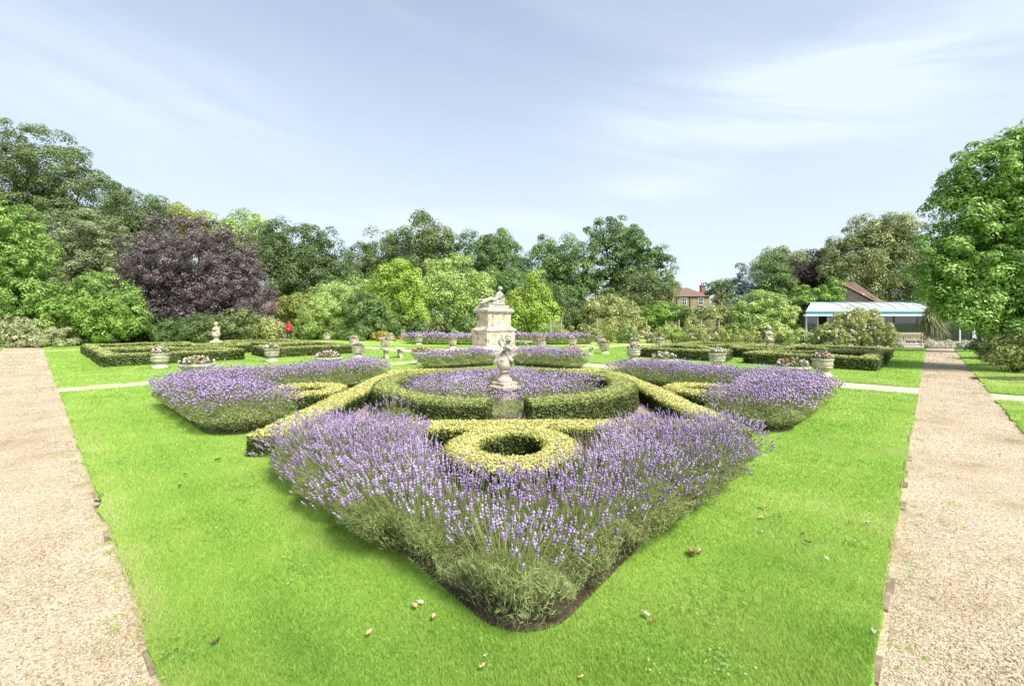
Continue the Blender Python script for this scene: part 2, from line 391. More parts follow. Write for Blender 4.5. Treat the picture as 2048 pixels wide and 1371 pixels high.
def lavender(line, hw, H, label, group, n_stem=900, n_leaf=8000, det=2, seed=0, lw=.005, sr=.0022, head=.038, hole=None, over=.13, keep=None, plant_d=.46, soilk=.80, flo=1.0, soilz=.006):
    line = [np.asarray(p, float) for p in line]; BEDS.append((line, hw))
    A = np.array(line); lo, hi = A.min(0) - hw, A.max(0) + hw
    c = A.mean(0); root = thing('lavender_hedge' if len(line) > 1 else 'lavender_bed', (c[0], c[1], 0), label, 'lavender', group)
    base = (c[0], c[1], 0)
    def sample(per_m2, hwx):
        n = int(per_m2 * np.prod(hi - lo + 2 * (hwx - hw)))
        P = rng.uniform(lo - (hwx - hw), hi + (hwx - hw), size=(n, 2)); d, q = dist_poly(P, line)
        m = d < hwx
        if hole: m &= np.linalg.norm((P - np.array(hole[:2])) / np.array(hole[2:4]), axis=1) > 1
        if keep is not None: m &= keep(P)
        P, d, q = P[m], d[m], q[m]
        o = (P - q) / np.maximum(d, 1e-6)[:, None]
        return P, d / hwx, o
    # single plants grown into one another: each has its own crown
    ctr = []
    P, e, o = sample(60, hw * .92)
    for p in P:
        if all((p[0] - q[0]) ** 2 + (p[1] - q[1]) ** 2 > plant_d ** 2 for q in ctr): ctr.append(p)
    ctr = np.array(ctr); cv_ = rng.normal(size=len(ctr)).clip(-1.6, 1.6)
    def of_plant(P):
        d = np.full(len(P), 1e9); k = np.zeros(len(P), int)
        for i, c in enumerate(ctr):
            q = np.hypot(P[:, 0] - c[0], P[:, 1] - c[1]); m = q < d; d[m] = q[m]; k[m] = i
        return k, (P - ctr[k]) / np.maximum(d, 1e-6)[:, None], d / (plant_d * .72)
    # foliage mound: thin leaves in a dome plus a skirt of leaves down the sides
    P, e, o = sample(n_leaf, hw + .07)
    k, po, pr_ = of_plant(P); pl = cv_[k] * .5
    gapk = np.clip(pr_, 0, 1.3)
    top = H * .62 * (1 - .30 * np.clip(e, 0, 1) ** 5) * (1 + .10 * pl) * (1.03 - .24 * gapk ** 3)
    fz = np.where(rng.random(len(P)) < .6, rng.uniform(.72, 1.05, len(P)), rng.random(len(P)) ** .7)
    z = top * fz + .015
    und = np.clip(1 - z / (H * .40), 0, 1)                         # plants lean out: narrower at the base
    P2 = P - o * (und * .26 * e ** 2)[:, None] - po * (und * .08 * pr_)[:, None]
    pos = np.column_stack([P2, z])
    al = np.column_stack([o * (.10 + .75 * e ** 2)[:, None] + po * (.5 * pr_)[:, None], 1.0 - .3 * e]) + rng.normal(size=(len(P), 3)) * .40
    nr = rng.normal(size=(len(P), 3)) + np.column_stack([o * e[:, None] * 1.2, np.full(len(P), 1.0)])
    V, F = leaf_quads(pos, nr, .036 * (1 + lw * 60), lw, .02, along=al)
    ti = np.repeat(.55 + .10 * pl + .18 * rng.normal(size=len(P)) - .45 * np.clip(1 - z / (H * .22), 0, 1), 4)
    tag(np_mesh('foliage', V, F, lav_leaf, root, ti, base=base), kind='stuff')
    # woody stems near the ground round the edge
    mb = MB()
    P, e, o = sample(70 if det >= 2 else 26, hw)
    for p, ee, oo in zip(P, e, o):
        if ee < .55: continue
        a = p - oo * .30; b = p - oo * random.uniform(.0, .14)
        j = np.array([random.gauss(0, .03), random.gauss(0, .03)])
        mb.tube([(a[0], a[1], 0), ((a[0] + b[0]) / 2 + j[0] / 2, (a[1] + b[1]) / 2 + j[1] / 2, H * .18), (b[0] + j[0], b[1] + j[1], H * .4)], [.008, .006, .003], 4)
    if mb.v: tag(mb.build('woody_stems', twig, root, base=base), kind='stuff')
    # flower stalks fan outwards
    P, e, o = sample(n_stem, hw)
    kp, po, pr_ = of_plant(P); pl = cv_[kp]
    k = rng.random(len(P)) < np.clip(.80 + .22 * pl - .30 * np.clip(pr_, 0, 1.3) ** 3, .1, 1) * flo * np.clip(1.1 - .50 * e ** 2.8, .25, 1) * np.clip((P[:, 1] - 1.7) / 1.6, .55, 1)
    P, e, o, pl, po, pr_ = P[k], e[k], o[k], pl[k], po[k], pr_[k]; n = len(P)
    b0 = np.column_stack([P - o * (e * .12)[:, None] - po * (pr_ * .10)[:, None], H * .30 * (1 - .35 * e ** 2) * np.ones(n)])
    ht = H * (1.0 - .22 * e ** 3.5 + .05 * pl - .10 * np.clip(pr_, 0, 1.3) ** 2) * (1 + .10 * rng.normal(size=n))
    tp = np.column_stack([P + o * ((e ** 2.2) * over)[:, None] + po * (pr_ * .055)[:, None] + rng.normal(size=(n, 2)) * .022, np.maximum(ht, .12)])
    stray = rng.random(n) < .04 * e
    tp[stray] += np.column_stack([o[stray] * .05, -.07 * np.ones(stray.sum())])
    tp[:, 2] = np.maximum(tp[:, 2], .12)
    if hole:
        ok = np.linalg.norm((tp[:, :2] - np.array(hole[:2])) / np.array(hole[2:4]), axis=1) > .93
        b0, tp, pl, e, o = b0[ok], tp[ok], pl[ok], e[ok], o[ok]; n = len(tp)
    md = (b0 + tp) / 2 + np.column_stack([-o * (e * .03)[:, None], .035 * np.ones(n)])
    sd = rng.normal(size=(n, 3)) * np.array([1, 1, .1]); sd = unit(sd) * sr
    sd2 = np.column_stack([-sd[:, 1], sd[:, 0], 0 * sd[:, 0]])
    Vs = np.stack([b0 - sd, b0 + sd, md + sd, md - sd, tp + sd * .7, tp - sd * .7], 1).reshape(-1, 3)
    i0 = np.arange(n) * 6
    F = np.concatenate([np.stack([i0, i0 + 1, i0 + 2, i0 + 3], 1), np.stack([i0 + 3, i0 + 2, i0 + 4, i0 + 5], 1)])
    tag(np_mesh('flower_stalks', Vs, F, lav_stalk, root, np.repeat(.5 + .22 * rng.normal(size=n), 6), base=base), kind='stuff')
    ax = unit(unit(tp - md) + np.array([0, 0, .5]) + rng.normal(size=(n, 3)) * .16)
    ti0 = .42 + .14 * pl + .18 * rng.normal(size=n)
    VV = []; FF = []; TT = []; off = 0
    ref = unit(np.cross(ax, rng.normal(size=(n, 3)))); ref2 = np.cross(ax, ref)
    hl = head * (1 + .28 * rng.normal(size=n)).clip(.4, 1.8)
    whorls = [(-.25, .34, .6), (.22, .62, 1.05), (.62, .50, .85)] if det >= 2 else [(.30, 1.0, 1.0)]
    for f, ln, wd in whorls:
        m = tp + ax * (hl * (f - .3))[:, None]
        w_ = (.0125 * wd if det >= 2 else .0075 * (1 + lw * 60)) * (1 + .2 * rng.normal(size=n)).clip(.6, 1.5) * head / .05
        a = ref * w_[:, None]; b = ref2 * w_[:, None]; h = ax * (hl * ln * .5)[:, None]
        V = np.stack([m - h, m + a, m + b, m - a, m - b, m + h], 1).reshape(-1, 3)
        i = np.arange(n) * 6 + off
        for q in ((0, 2, 1), (0, 3, 2), (0, 4, 3), (0, 1, 4), (5, 1, 2), (5, 2, 3), (5, 3, 4), (5, 4, 1)):
            FF.append(np.stack([i + q[0], i + q[1], i + q[2]], 1))
        VV.append(V); TT.append(np.repeat(ti0 + .12 * rng.normal(size=n), 6)); off += 6 * n
    tag(np_mesh('flower_spikes', np.concatenate(VV), np.concatenate(FF), lav_flower, root, np.concatenate(TT), base=base), kind='stuff')
    # dark soil the bed grows in
    s = MB(); pts = []
    P = rng.uniform(lo - .2, hi + .2, size=(1, 2))
    for i, p in enumerate(line):
        s.lathe([(hw * soilk, soilz - .03), (hw * soilk, soilz + .0011 * (i + 1))], 20, (p[0], p[1], 0))
    for i, (a, b) in enumerate(zip(line[:-1], line[1:])):
        d = b - a; L = np.linalg.norm(d); s.box((*((a + b) / 2), soilz - .015 - .0012 * i), (L, hw * 2 * soilk, .03), math.atan2(d[1], d[0]))
    s.build('soil', soil, root, base=base)
    return root
LG = 'lavender hedges of the knot garden'
def near_bed(P):                               # pointed corner of the near bed, its sides a little ragged
    u = .683 * P[:, 0] + .730 * P[:, 1]; v = -.730 * P[:, 0] + .683 * P[:, 1]; r = .05 * fnoise(P, .16, 4) + .04 * fnoise(P, .5, 8)
    return (P[:, 1] < 5.62) & (u > 1.62 + r - .12 * np.clip((v - 2.2) / .8, 0, 1)) & (v > 1.41 + r - .12 * np.clip((u - 2.4) / .8, 0, 1))
lavender([UV(2.40, 4.80), UV(2.02, 1.80), UV(5.15, 2.08)], .72, .54, 'large lavender hedge at the near corner, bent round the front golden ring', LG, 1500, 30000, 2, 1, lw=.0034, sr=.0016, hole=(.03, 4.98, 1.0, 1.62), keep=near_bed, soilk=.46)
lavender([UV(2.27, 7.85), UV(2.27, 10.75), UV(5.75, 10.8)], .68, .60, 'bent lavender hedge beside the gravel path on the left of the knot', LG, 1050, 8000, 1, 2, lw=.008, sr=.0026, head=.055)
lavender([UV(7.9, 2.08), UV(11.0, 2.08), UV(11.2, 5.9)], .66, .54, 'bent lavender hedge beside the gravel path on the right of the knot', LG, 1050, 8000, 1, 3, lw=.008, sr=.0026, head=.055)
lavender([(-2.65, 15.75), (-1.15, 16.9)], .62, .58, 'lavender hedge just in front of the tall stone monument, by the bowl of orange flowers', LG, 600, 3500, 1, 4, lw=.012, sr=.004, head=.07)
lavender([(.55, 16.9), (2.0, 15.75)], .62, .60, 'lavender hedge just in front of the tall stone monument, on its right behind the cherub', LG, 600, 3500, 1, 14, lw=.012, sr=.004, head=.07)
CX, CY = -.14, 9.2
lavender([(-1.85, 6.62), (-1.68, 6.66)], .22, .50, 'small lavender plant standing alone between the front golden hedge and the green ring', None, 700, 9000, 2, 12, lw=.006, sr=.002)
lavender([(CX, CY)], 2.06, .50, 'round bed of lavender inside the green ring hedge', None, 520, 3500, 1, 5, lw=.008, sr=.0026, head=.055, hole=(-.16, 8.48, .36, .80), over=.05)
FG = 'lavender hedges beyond the monument'
lavender([(-7.2, 33.2), (-4.8, 32.2)], .8, .7, 'far lavender hedge behind two urns left of the monument', FG, 170, 900, 1, 6, lw=.03, sr=.008, head=.12)
lavender([(-3.7, 32.0), (-2.2, 31.6)], .8, .7, 'far lavender hedge touching the left side of the monument', FG, 170, 900, 1, 7, lw=.03, sr=.008, head=.12)
lavender([(.3, 31.4), (1.2, 31.6)], .8, .75, 'far lavender hedge touching the right side of the monument', FG, 170, 900, 1, 8, lw=.03, sr=.008, head=.12)
lavender([(2.9, 32.2), (5.2, 33.0)], .8, .7, 'far lavender hedge behind the urns right of the monument', FG, 170, 900, 1, 9, lw=.03, sr=.008, head=.12)

# ------------------------------------------------------------------ clipped hedges
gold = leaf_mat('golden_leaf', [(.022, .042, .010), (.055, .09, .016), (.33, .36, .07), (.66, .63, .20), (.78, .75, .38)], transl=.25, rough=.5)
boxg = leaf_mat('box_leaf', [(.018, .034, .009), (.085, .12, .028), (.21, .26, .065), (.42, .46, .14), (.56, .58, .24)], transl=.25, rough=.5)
def resample(P, step, closed):
    P = [np.asarray(p, float) for p in P]
    if closed: P = P + [P[0]]
    out = []
    for a, b in zip(P[:-1], P[1:]):
        n = max(1, int(round(np.linalg.norm(b - a) / step)))
        out += [a + (b - a) * i / n for i in range(n)]
    if not closed: out.append(P[-1])
    return np.array(out)
def hedge(name, path, w, h, label, cat, mat, leaf=.024, dens=2.4, closed=False, group=None, golden=False, seed=0, batter=.0):
    P = resample(path, .16 if leaf < .03 else .3, closed); n = len(P)
    nx = np.roll(P, -1, 0); pv = np.roll(P, 1, 0)
    if not closed: nx[-1] = P[-1]; pv[0] = P[0]
    d1 = unit(nx - P + 1e-9 * (nx == P)); d0 = unit(P - pv + 1e-9 * (P == pv))
    if not closed: d1[-1] = d0[-1]; d0[0] = d1[0]
    t = unit(d0 + d1); nr = np.column_stack([-t[:, 1], t[:, 0]])
    mit = 1 / np.clip(np.sum(nr * np.column_stack([-d0[:, 1], d0[:, 0]]), 1), .5, 1)
    c = P.mean(0); base = (c[0], c[1], 0)
    hn = h * (1 + .05 * fnoise(P, .9, seed)); wn = w / 2 * mit * (1 + (.11 if golden else .06) * fnoise(P, .45, seed + 3))
    ins = min(.03, leaf * 1.0)
    rd = .80 if golden else .90
    prof = [(-1, 0, .0), (-1, .55, 0), (-1, rd, 0), (-.74, .95, 0), (0, .97, 0), (.74, .95, 0), (1, rd, 0), (1, .55, 0), (1, 0, 0)]
    k = len(prof)
    rows = np.stack([np.column_stack([P + nr * (a * (wn - ins))[:, None], np.maximum(hn * z - ins * (z > .9), 0)]) for a, z, _ in prof], 1)  # n,k,3
    V = rows.reshape(-1, 3); F = []
    m = n if closed else n - 1
    i = np.arange(m); j = (i + 1) % n
    for q in range(k - 1): F.append(np.stack([i * k + q, i * k + q + 1, j * k + q + 1, j * k + q], 1))
    F = np.concatenate(F)
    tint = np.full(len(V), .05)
    # leaf shell
    seg = np.linalg.norm(P[j] - P[i], axis=1); tot = seg.sum(); per = w + 2 * h
    nl = int(dens * tot * per / (leaf * leaf * .33))
    s = rng.choice(m, nl, p=seg / tot); f = rng.random(nl)[:, None]
    c2 = P[s] * (1 - f) + P[j[s]] * f; n2 = unit(nr[s] * (1 - f) + nr[j[s]] * f)
    W2 = wn[s] * (1 - f[:, 0]) + wn[j[s]] * f[:, 0]; H2 = hn[s] * (1 - f[:, 0]) + hn[j[s]] * f[:, 0]
    r = rng.random(nl) * per
    top = r < w; a = np.where(top, rng.uniform(-1, 1, nl), np.where(r < w + h, -1, 1))
    zz_ = np.where(top, 1, rng.random(nl) ** .9)
    gb = 1.7 if golden else 1.0
    bump = rng.normal(size=nl) * leaf * .40 * gb - np.abs(rng.normal(size=nl)) * leaf * .4
    edge = np.where(~top & (zz_ > .9), (zz_ - .9) * 1.1 * h, 0)
    pos = np.column_stack([c2 + n2 * (a * (W2 - edge + np.where(top, 0, bump)))[:, None], H2 * zz_ + np.where(top, bump - (.2 if golden else .1) * h * np.abs(a) ** 4, 0)])
    nrm = np.where(top[:, None], np.column_stack([n2 * (a ** 5 * .6)[:, None], np.ones(nl)]), np.column_stack([n2 * a[:, None], np.full(nl, .35)])) + rng.normal(size=(nl, 3)) * np.where(top, .38, .55)[:, None]
    cl = fnoise(pos[:, :2] + pos[:, 2:3] * .7, leaf * 4, seed)
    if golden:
        age_shade = np.where(top, .80, np.clip((zz_ - .62) / .38, 0, 1) ** 1.3 * .62 + .12)
        ti = age_shade + .10 * cl + .17 * rng.normal(size=nl)
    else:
        age_shade = np.where(top, .74 + .1 * (leaf > .04), .24 + .22 * np.clip((zz_ - .8) / .2, 0, 1))  # box: bright lit top and shaded sides put into the leaf tint
        ti = age_shade + .08 * cl + .16 * rng.normal(size=nl)
    VL, FL = leaf_quads(pos, nrm, leaf * 1.25, leaf * .8, .08)
    if not closed:                                               # leafy ends
        for e, sg in ((0, -1), (n - 1, 1)):
            ne = int(dens * w * h / (leaf * leaf * .33)); q = rng.uniform(-1, 1, ne); z = rng.random(ne)
            pe = np.column_stack([P[e] + nr[e] * (q * wn[e])[:, None] + t[e] * sg * (.01 + rng.normal(size=ne)[:, None] * leaf * .3), z * hn[e]])
            ve, fe = leaf_quads(pe, np.column_stack([np.repeat([t[e] * sg], ne, 0), np.full(ne, .3)]) + rng.normal(size=(ne, 3)) * .5, leaf * 1.25, leaf * .8, .08)
            FL = np.concatenate([FL, fe + len(VL)]); VL = np.concatenate([VL, ve])
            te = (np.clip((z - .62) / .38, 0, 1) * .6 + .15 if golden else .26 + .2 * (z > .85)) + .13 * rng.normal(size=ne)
            ti = np.concatenate([ti, te])
            o = len(V); V = np.concatenate([V, rows[e]]); tint = np.concatenate([tint, np.full(k, .05)])
            F = np.concatenate([F, np.array([[o, o + 1, o + 7, o + 8], [o + 1, o + 2, o + 6, o + 7], [o + 2, o + 3, o + 5, o + 6]])])
    o = np_mesh(name, np.concatenate([V, VL]), np.concatenate([F, FL + len(V)]), mat, None, np.concatenate([tint, np.repeat(ti, 4)]), base=base)
    o.location = base
    return tag(o, label, cat, group)
def circle(c, r, n=40, ry=None, a0=0, a1=360):
    full = abs(a1 - a0) >= 360
    k = n if full else n + 1
    return [(c[0] + r * math.cos(R(a0 + (a1 - a0) * i / n)), c[1] + (ry or r) * math.sin(R(a0 + (a1 - a0) * i / n))) for i in range(k)]
KG = 'golden hedges of the knot'
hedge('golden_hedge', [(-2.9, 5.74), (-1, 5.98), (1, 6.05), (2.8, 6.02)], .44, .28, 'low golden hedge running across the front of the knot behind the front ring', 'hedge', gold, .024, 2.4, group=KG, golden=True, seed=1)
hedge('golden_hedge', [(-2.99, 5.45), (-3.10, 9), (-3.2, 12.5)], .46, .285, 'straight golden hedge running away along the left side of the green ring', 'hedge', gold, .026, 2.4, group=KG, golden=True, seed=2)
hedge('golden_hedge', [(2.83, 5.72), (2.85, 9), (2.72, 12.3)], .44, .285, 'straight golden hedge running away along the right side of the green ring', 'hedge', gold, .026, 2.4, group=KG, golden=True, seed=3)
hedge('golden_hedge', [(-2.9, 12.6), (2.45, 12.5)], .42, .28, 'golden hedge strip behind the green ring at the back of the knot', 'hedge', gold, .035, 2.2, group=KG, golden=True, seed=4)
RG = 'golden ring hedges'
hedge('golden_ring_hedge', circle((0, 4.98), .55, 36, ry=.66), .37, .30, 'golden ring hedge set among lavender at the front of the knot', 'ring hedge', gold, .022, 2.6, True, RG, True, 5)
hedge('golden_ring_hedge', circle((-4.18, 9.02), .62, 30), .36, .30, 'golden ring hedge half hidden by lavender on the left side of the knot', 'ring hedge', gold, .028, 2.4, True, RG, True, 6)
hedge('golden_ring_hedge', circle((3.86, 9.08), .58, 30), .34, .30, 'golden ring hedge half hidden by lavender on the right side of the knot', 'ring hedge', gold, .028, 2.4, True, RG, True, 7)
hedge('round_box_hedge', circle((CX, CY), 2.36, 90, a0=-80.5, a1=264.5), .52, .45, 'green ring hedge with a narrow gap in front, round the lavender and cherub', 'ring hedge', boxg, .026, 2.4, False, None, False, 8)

# box parterres left and right: four outlined beds round a small circle each
def uvp(*p): return [UV(*q) for q in p]
BG1, BG2 = 'clipped box hedge outlines of the left lawn', 'clipped box hedge outlines of the right lawn'
def parterre(u0, u1, v0, v1, gap, names, grp, seed):
    cu, cv = (u0 + u1) / 2, (v0 + v1) / 2; r = 1.75; i = 0
    for su in (-1, 1):
        for sv in (-1, 1):
            ou, ov = (u0, u1)[su > 0], (v0, v1)[sv > 0]; iu, iv = cu + su * gap / 2, cv + sv * gap / 2
            arc = []
            for k in range(7):
                a = k / 6; th = R(8 + 74 * a)
                arc.append((cu + su * (gap / 2 + r * math.cos(th)), cv + sv * (gap / 2 + r * math.sin(th))))
            pts = [(ou, iv), (ou, ov), (iu, ov)] + arc[::-1]
            pts = [(p[0] - su * .22 if p[0] == ou else p[0], p[1] - sv * .22 if p[1] == ov else p[1]) for p in pts]
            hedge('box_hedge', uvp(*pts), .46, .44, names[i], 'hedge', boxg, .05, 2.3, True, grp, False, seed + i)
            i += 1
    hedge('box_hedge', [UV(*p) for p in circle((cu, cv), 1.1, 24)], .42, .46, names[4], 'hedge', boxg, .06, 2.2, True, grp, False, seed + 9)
parterre(1.7, 11.6, 21.6, 32.0, 1.4, ['box hedge outline behind the leftmost stone urn, nearest the path', 'box hedge outline at the far left, beside the pale flowering bush',
    'box hedge outline in front of the person in red, beside the urns', 'farthest box hedge outline, under the purple tree', 'small box hedge circle round the left putto statue'], BG1, 20)
parterre(19.0, 27.0, 1.3, 10.1, 1.2, ['box hedge outline at the corner by the right gravel path, behind the red flowers', 'box hedge outline behind the low bowl of orange flowers, left of the putto',
    'far box hedge outline in front of the big white rose bush', 'far box hedge outline in front of the pink rose bushes', 'small box hedge circle round the right putto statue'], BG2, 40)

# soil and dry planting inside the knot
sheet('soil_bed', [(-.9, 4.0), (.9, 4.0), (2.2, 5.2), (2.6, 5.9), (-2.6, 5.7), (-2.0, 5.0)], .0065, soil)
sheet('soil_bed', [(-3.0, 5.9), (2.8, 5.95), (2.6, 12.4), (-3.0, 12.4)], .008, noise_mat('mulch', [(.3, (.22, .16, .11)), (.55, (.38, .30, .22)), (.75, (.52, .46, .36))], scale=9, rough=1, bump=.6, bscale=60))
dry = leaf_mat('dry_stem', [(.16, .11, .07), (.30, .24, .15), (.42, .38, .26), (.42, .30, .27)], transl=.2, rough=.8)
def tuft(name, pts, hgt, label=None, cat=None, kind=None, mat=dry, n=60, spread=.14, w_=.006):
    Vs = []; F = []; off = 0; T = []
    for x, y in pts:
        b = np.column_stack([x + rng.normal(size=n) * spread * .5, y + rng.normal(size=n) * spread * .5, np.zeros(n)])
        d = rng.normal(size=(n, 3)) * .55 + np.array([0, 0, 1]); L = hgt * rng.uniform(.5, 1.1, n)
        pos = b + unit(d) * (L / 2)[:, None]; pos[:, 2] = np.abs(pos[:, 2])
        V = leaf_quads(pos, rng.normal(size=(n, 3)), 1.0, w_, .05, along=d, jit=0)[0].reshape(n, 4, 3)
        ctr = pos[:, None, :]; dirs = V - ctr
        V[:, 0] = b; V[:, 2] = pos * 2 - b
        Vs.append(V.reshape(-1, 3)); F.append(np.arange(4 * n).reshape(n, 4) + off); off += 4 * n; T.append(np.repeat(rng.random(n), 4))
    c = np.mean(pts, 0)
    o = np_mesh(name, np.concatenate(Vs), np.concatenate(F), mat, None, np.concatenate(T), base=(c[0], c[1], 0)); o.location = (c[0], c[1], 0)
    return tag(o, label, cat, kind=kind)
tuft('dry_ground_cover', [(-2.45 + random.uniform(-.35, .45), 6.8 + random.uniform(-.5, .7)) for _ in range(34)] + [(2.3 + random.uniform(-.5, .35), 6.9 + random.uniform(-.5, .6)) for _ in range(22)], .13, 'pale dry ground cover on the soil between the hedges', 'ground cover', 'stuff', n=40)
tuft('dry_lavender_clump', [(.22 + random.gauss(0, .07), 6.5 + random.gauss(0, .12)) for _ in range(9)], .32, 'straw coloured clump of dry stems filling the gap in the green ring hedge', 'plant', n=45)
tuft('dry_lavender_clump', [(1.0 + random.gauss(0, .12), 5.05 + random.gauss(0, .16)) for _ in range(12)], .42, 'brown dry lavender clump beside the right edge of the front golden ring', 'plant', n=60)
silver = leaf_mat('silver_stem', [(.30, .30, .22), (.45, .45, .38), (.6, .6, .58)], transl=.2, rough=.8)
tuft('silver_plant', [(.62 + random.gauss(0, .12), 6.42 + random.gauss(0, .05)) for _ in range(7)], .36, 'pale silver stems standing against the green ring hedge, right of its gap', 'plant', mat=silver, n=14, spread=.08)

# ------------------------------------------------------------------ grass blades, pebbles, daisies, leaves
def in_lawn(P, only=None):
    u = .683 * P[:, 0] + .730 * P[:, 1]; v = -.730 * P[:, 0] + .683 * P[:, 1]
    m = np.zeros(len(P), bool)
    for l in (LAWNS if only is None else [LAWNS[k] for k in only]): m |= (u > l[0] - .02) & (u < l[1] + .02) & (v > l[2] - .02) & (v < l[3] + .02)
    return m
n = 1600000
Y = 1.5 * (30.0 / 1.5) ** (rng.random(n) ** 1.25); X = rng.uniform(-1.45, 1.45, n) * Y
P = np.column_stack([X, Y]); k = in_lawn(P)
for line, hw in BEDS:
    k &= dist_poly(P, line)[0] > hw * (.46 if hw == .72 else .62)
k &= ~((P[:, 0] > -2.9) & (P[:, 0] < 2.7) & (P[:, 1] > 6) & (P[:, 1] < 12.4))
P, Y = P[k], Y[k]; n = len(P)
bw = np.maximum(.0016, .00056 * Y); hh = (.019 + .0006 * Y) * (1 + .35 * rng.normal(size=n)).clip(.35, 2.0) * (1 + .25 * fnoise(P, .5, 2))
lean = rng.normal(size=(n, 2)) * .6
tp = np.column_stack([P + lean * hh[:, None], hh])
a = rng.random(n) * 2 * math.pi; sd = np.column_stack([np.cos(a), np.sin(a), np.zeros(n)]) * bw[:, None]
b = np.column_stack([P, np.full(n, -.003)])
V = np.stack([b - sd, b + sd, tp], 1).reshape(-1, 3)
uu = .683 * P[:, 0] + .730 * P[:, 1]; vv = -.730 * P[:, 0] + .683 * P[:, 1]
wear = np.exp(-np.minimum(uu - .4, vv - .2).clip(0, 9) / .28)
ti = .36 + .13 * fnoise(P, .31, 4) + .20 * fnoise(P, 1.1, 7) * (1 + .5 * fnoise(P, .7, 3)) + .10 * fnoise(P, 4.0, 1) + .16 * rng.normal(size=n) + .38 * wear * (.6 + .6 * fnoise(P, .4, 9))
tag(np_mesh('lawn_grass', V, np.arange(3 * n).reshape(n, 3), blade_mat, None, np.repeat(ti, 3)), 'short mown grass of the front lawn', 'grass', kind='stuff')

pebble_mat = leaf_mat('pebble', [(.17, .12, .08), (.41, .335, .222), (.535, .455, .32), (.66, .605, .475)], transl=0, rough=.85)
n = 240000
Y = 1.7 * (24 / 1.7) ** (rng.random(n) ** 1.35); X = rng.uniform(-1.4, 1.4, n) * Y; P = np.column_stack([X, Y])
u = .683 * X + .730 * Y; v = -.730 * X + .683 * Y
k = (((v > -1.0) & (v < .165)) | ((u > -1.28) & (u < .365) & (v > .165))); P, Y = P[k], Y[k]; n = len(P)
r = .0042 * (1 + .45 * rng.normal(size=n)).clip(.35, 2.6) * np.maximum(1, Y / 4.5)
ax = unit(rng.normal(size=(n, 3))); b_ = unit(np.cross(ax, rng.normal(size=(n, 3)))); c_ = np.cross(ax, b_)
m = np.column_stack([P, -.028 + r * .3])
V = np.stack([m + ax * r[:, None], m + b_ * (r * .8)[:, None], m + c_ * (r * .6)[:, None], m - b_ * (r * .9)[:, None], m - c_ * (r * .7)[:, None], m - ax * r[:, None]], 1).reshape(-1, 3)
i = np.arange(n) * 6
F = np.concatenate([np.stack([i + q[0], i + q[1], i + q[2]], 1) for q in ((0, 1, 2), (0, 2, 3), (0, 3, 4), (0, 4, 1), (5, 2, 1), (5, 3, 2), (5, 4, 3), (5, 1, 4))])
tag(np_mesh('path_gravel', V, F, pebble_mat, None, np.repeat(rng.random(n) * .85 + .12 + .16 * fnoise(P, .45, 3) + .14 * fnoise(P, 1.6, 6), 6)), 'loose buff gravel on the paths', 'gravel', kind='stuff')

n = 5200
Y = 4.5 * (26 / 4.5) ** rng.random(n); X = rng.uniform(-1.15, 1.15, n) * Y; P = np.column_stack([X, Y])
k = in_lawn(P, (0, 1, 3, 5, 6)) & (fnoise(P, 1.4, 5) + .5 * rng.normal(size=n) > .15)
for line, hw in BEDS: k &= dist_poly(P, line)[0] > hw + .05
k &= ~((np.abs(P[:, 0]) < 3.2) & (P[:, 1] > 5.5) & (P[:, 1] < 13))
P, Y = P[k], Y[k]; n = len(P); r = np.maximum(.004, .0007 * Y)
V, F = leaf_quads(np.column_stack([P, np.full(n, .040)]), np.column_stack([rng.normal(size=(n, 2)) * .25 + [0, -.3], np.ones(n)]), 2 * r, 2 * r, 0)
tag(np_mesh('daisies', V, F, plain('daisy_white', (.75, .75, .70)), None), 'white daisies scattered over the lawns', 'daisies', kind='stuff')

def fallen_leaf(px, py, L, mat, label, group=None, curl=.35, grp=None):
    L *= .85
    p = G(px, py, .03); a = random.uniform(0, 6.3); V = []; F = []
    nx, ny = 9, 5
    for i in range(nx):
        t = i / (nx - 1); wd = L * .30 * math.sin(math.pi * min(1, t * .92 + .06)) ** .7 * (1 + .18 * math.sin(i * 2.4))
        for j in range(ny):
            s = j / (ny - 1) * 2 - 1
            x, y = (t - .5) * L, s * wd
            z = curl * L * (s * s * .45 + (t - .5) ** 2 * .8) + .004 * math.sin(i * 1.7 + j)
            V.append((x * math.cos(a) - y * math.sin(a), x * math.sin(a) + y * math.cos(a), z))
    for i in range(nx - 1):
        for j in range(ny - 1): F.append((i * ny + j, i * ny + j + 1, (i + 1) * ny + j + 1, (i + 1) * ny + j))
    mb = MB().add(V, F); mb.tube([(V[2][0], V[2][1], V[2][2]), (V[2][0] - L * .25 * math.cos(a), V[2][1] - L * .25 * math.sin(a), .01)], [.002, .0015], 4)
    o = mb.build('fallen_leaf', mat, smooth=True); o.location = (p[0], p[1], .028); o.rotation_euler = (random.uniform(-.3, .3), random.uniform(-.3, .3), 0)
    return tag(o, label, 'leaf', 'fallen leaves on the lawn')
lf_brown = noise_mat('dry_leaf_brown', [(.3, (.26, .13, .07)), (.7, (.42, .24, .13))], scale=30)
lf_tan = noise_mat('dry_leaf_tan', [(.3, (.36, .25, .12)), (.7, (.52, .40, .22))], scale=30)
lf_yel = noise_mat('dry_leaf_yellow', [(.3, (.50, .33, .06)), (.7, (.62, .46, .12))], scale=30)
lf_pale = noise_mat('dry_leaf_pale', [(.3, (.50, .46, .36)), (.7, (.66, .62, .52))], scale=30)
lf_dark = noise_mat('dry_leaf_dark', [(.3, (.06, .05, .03)), (.7, (.14, .10, .05))], scale=30)
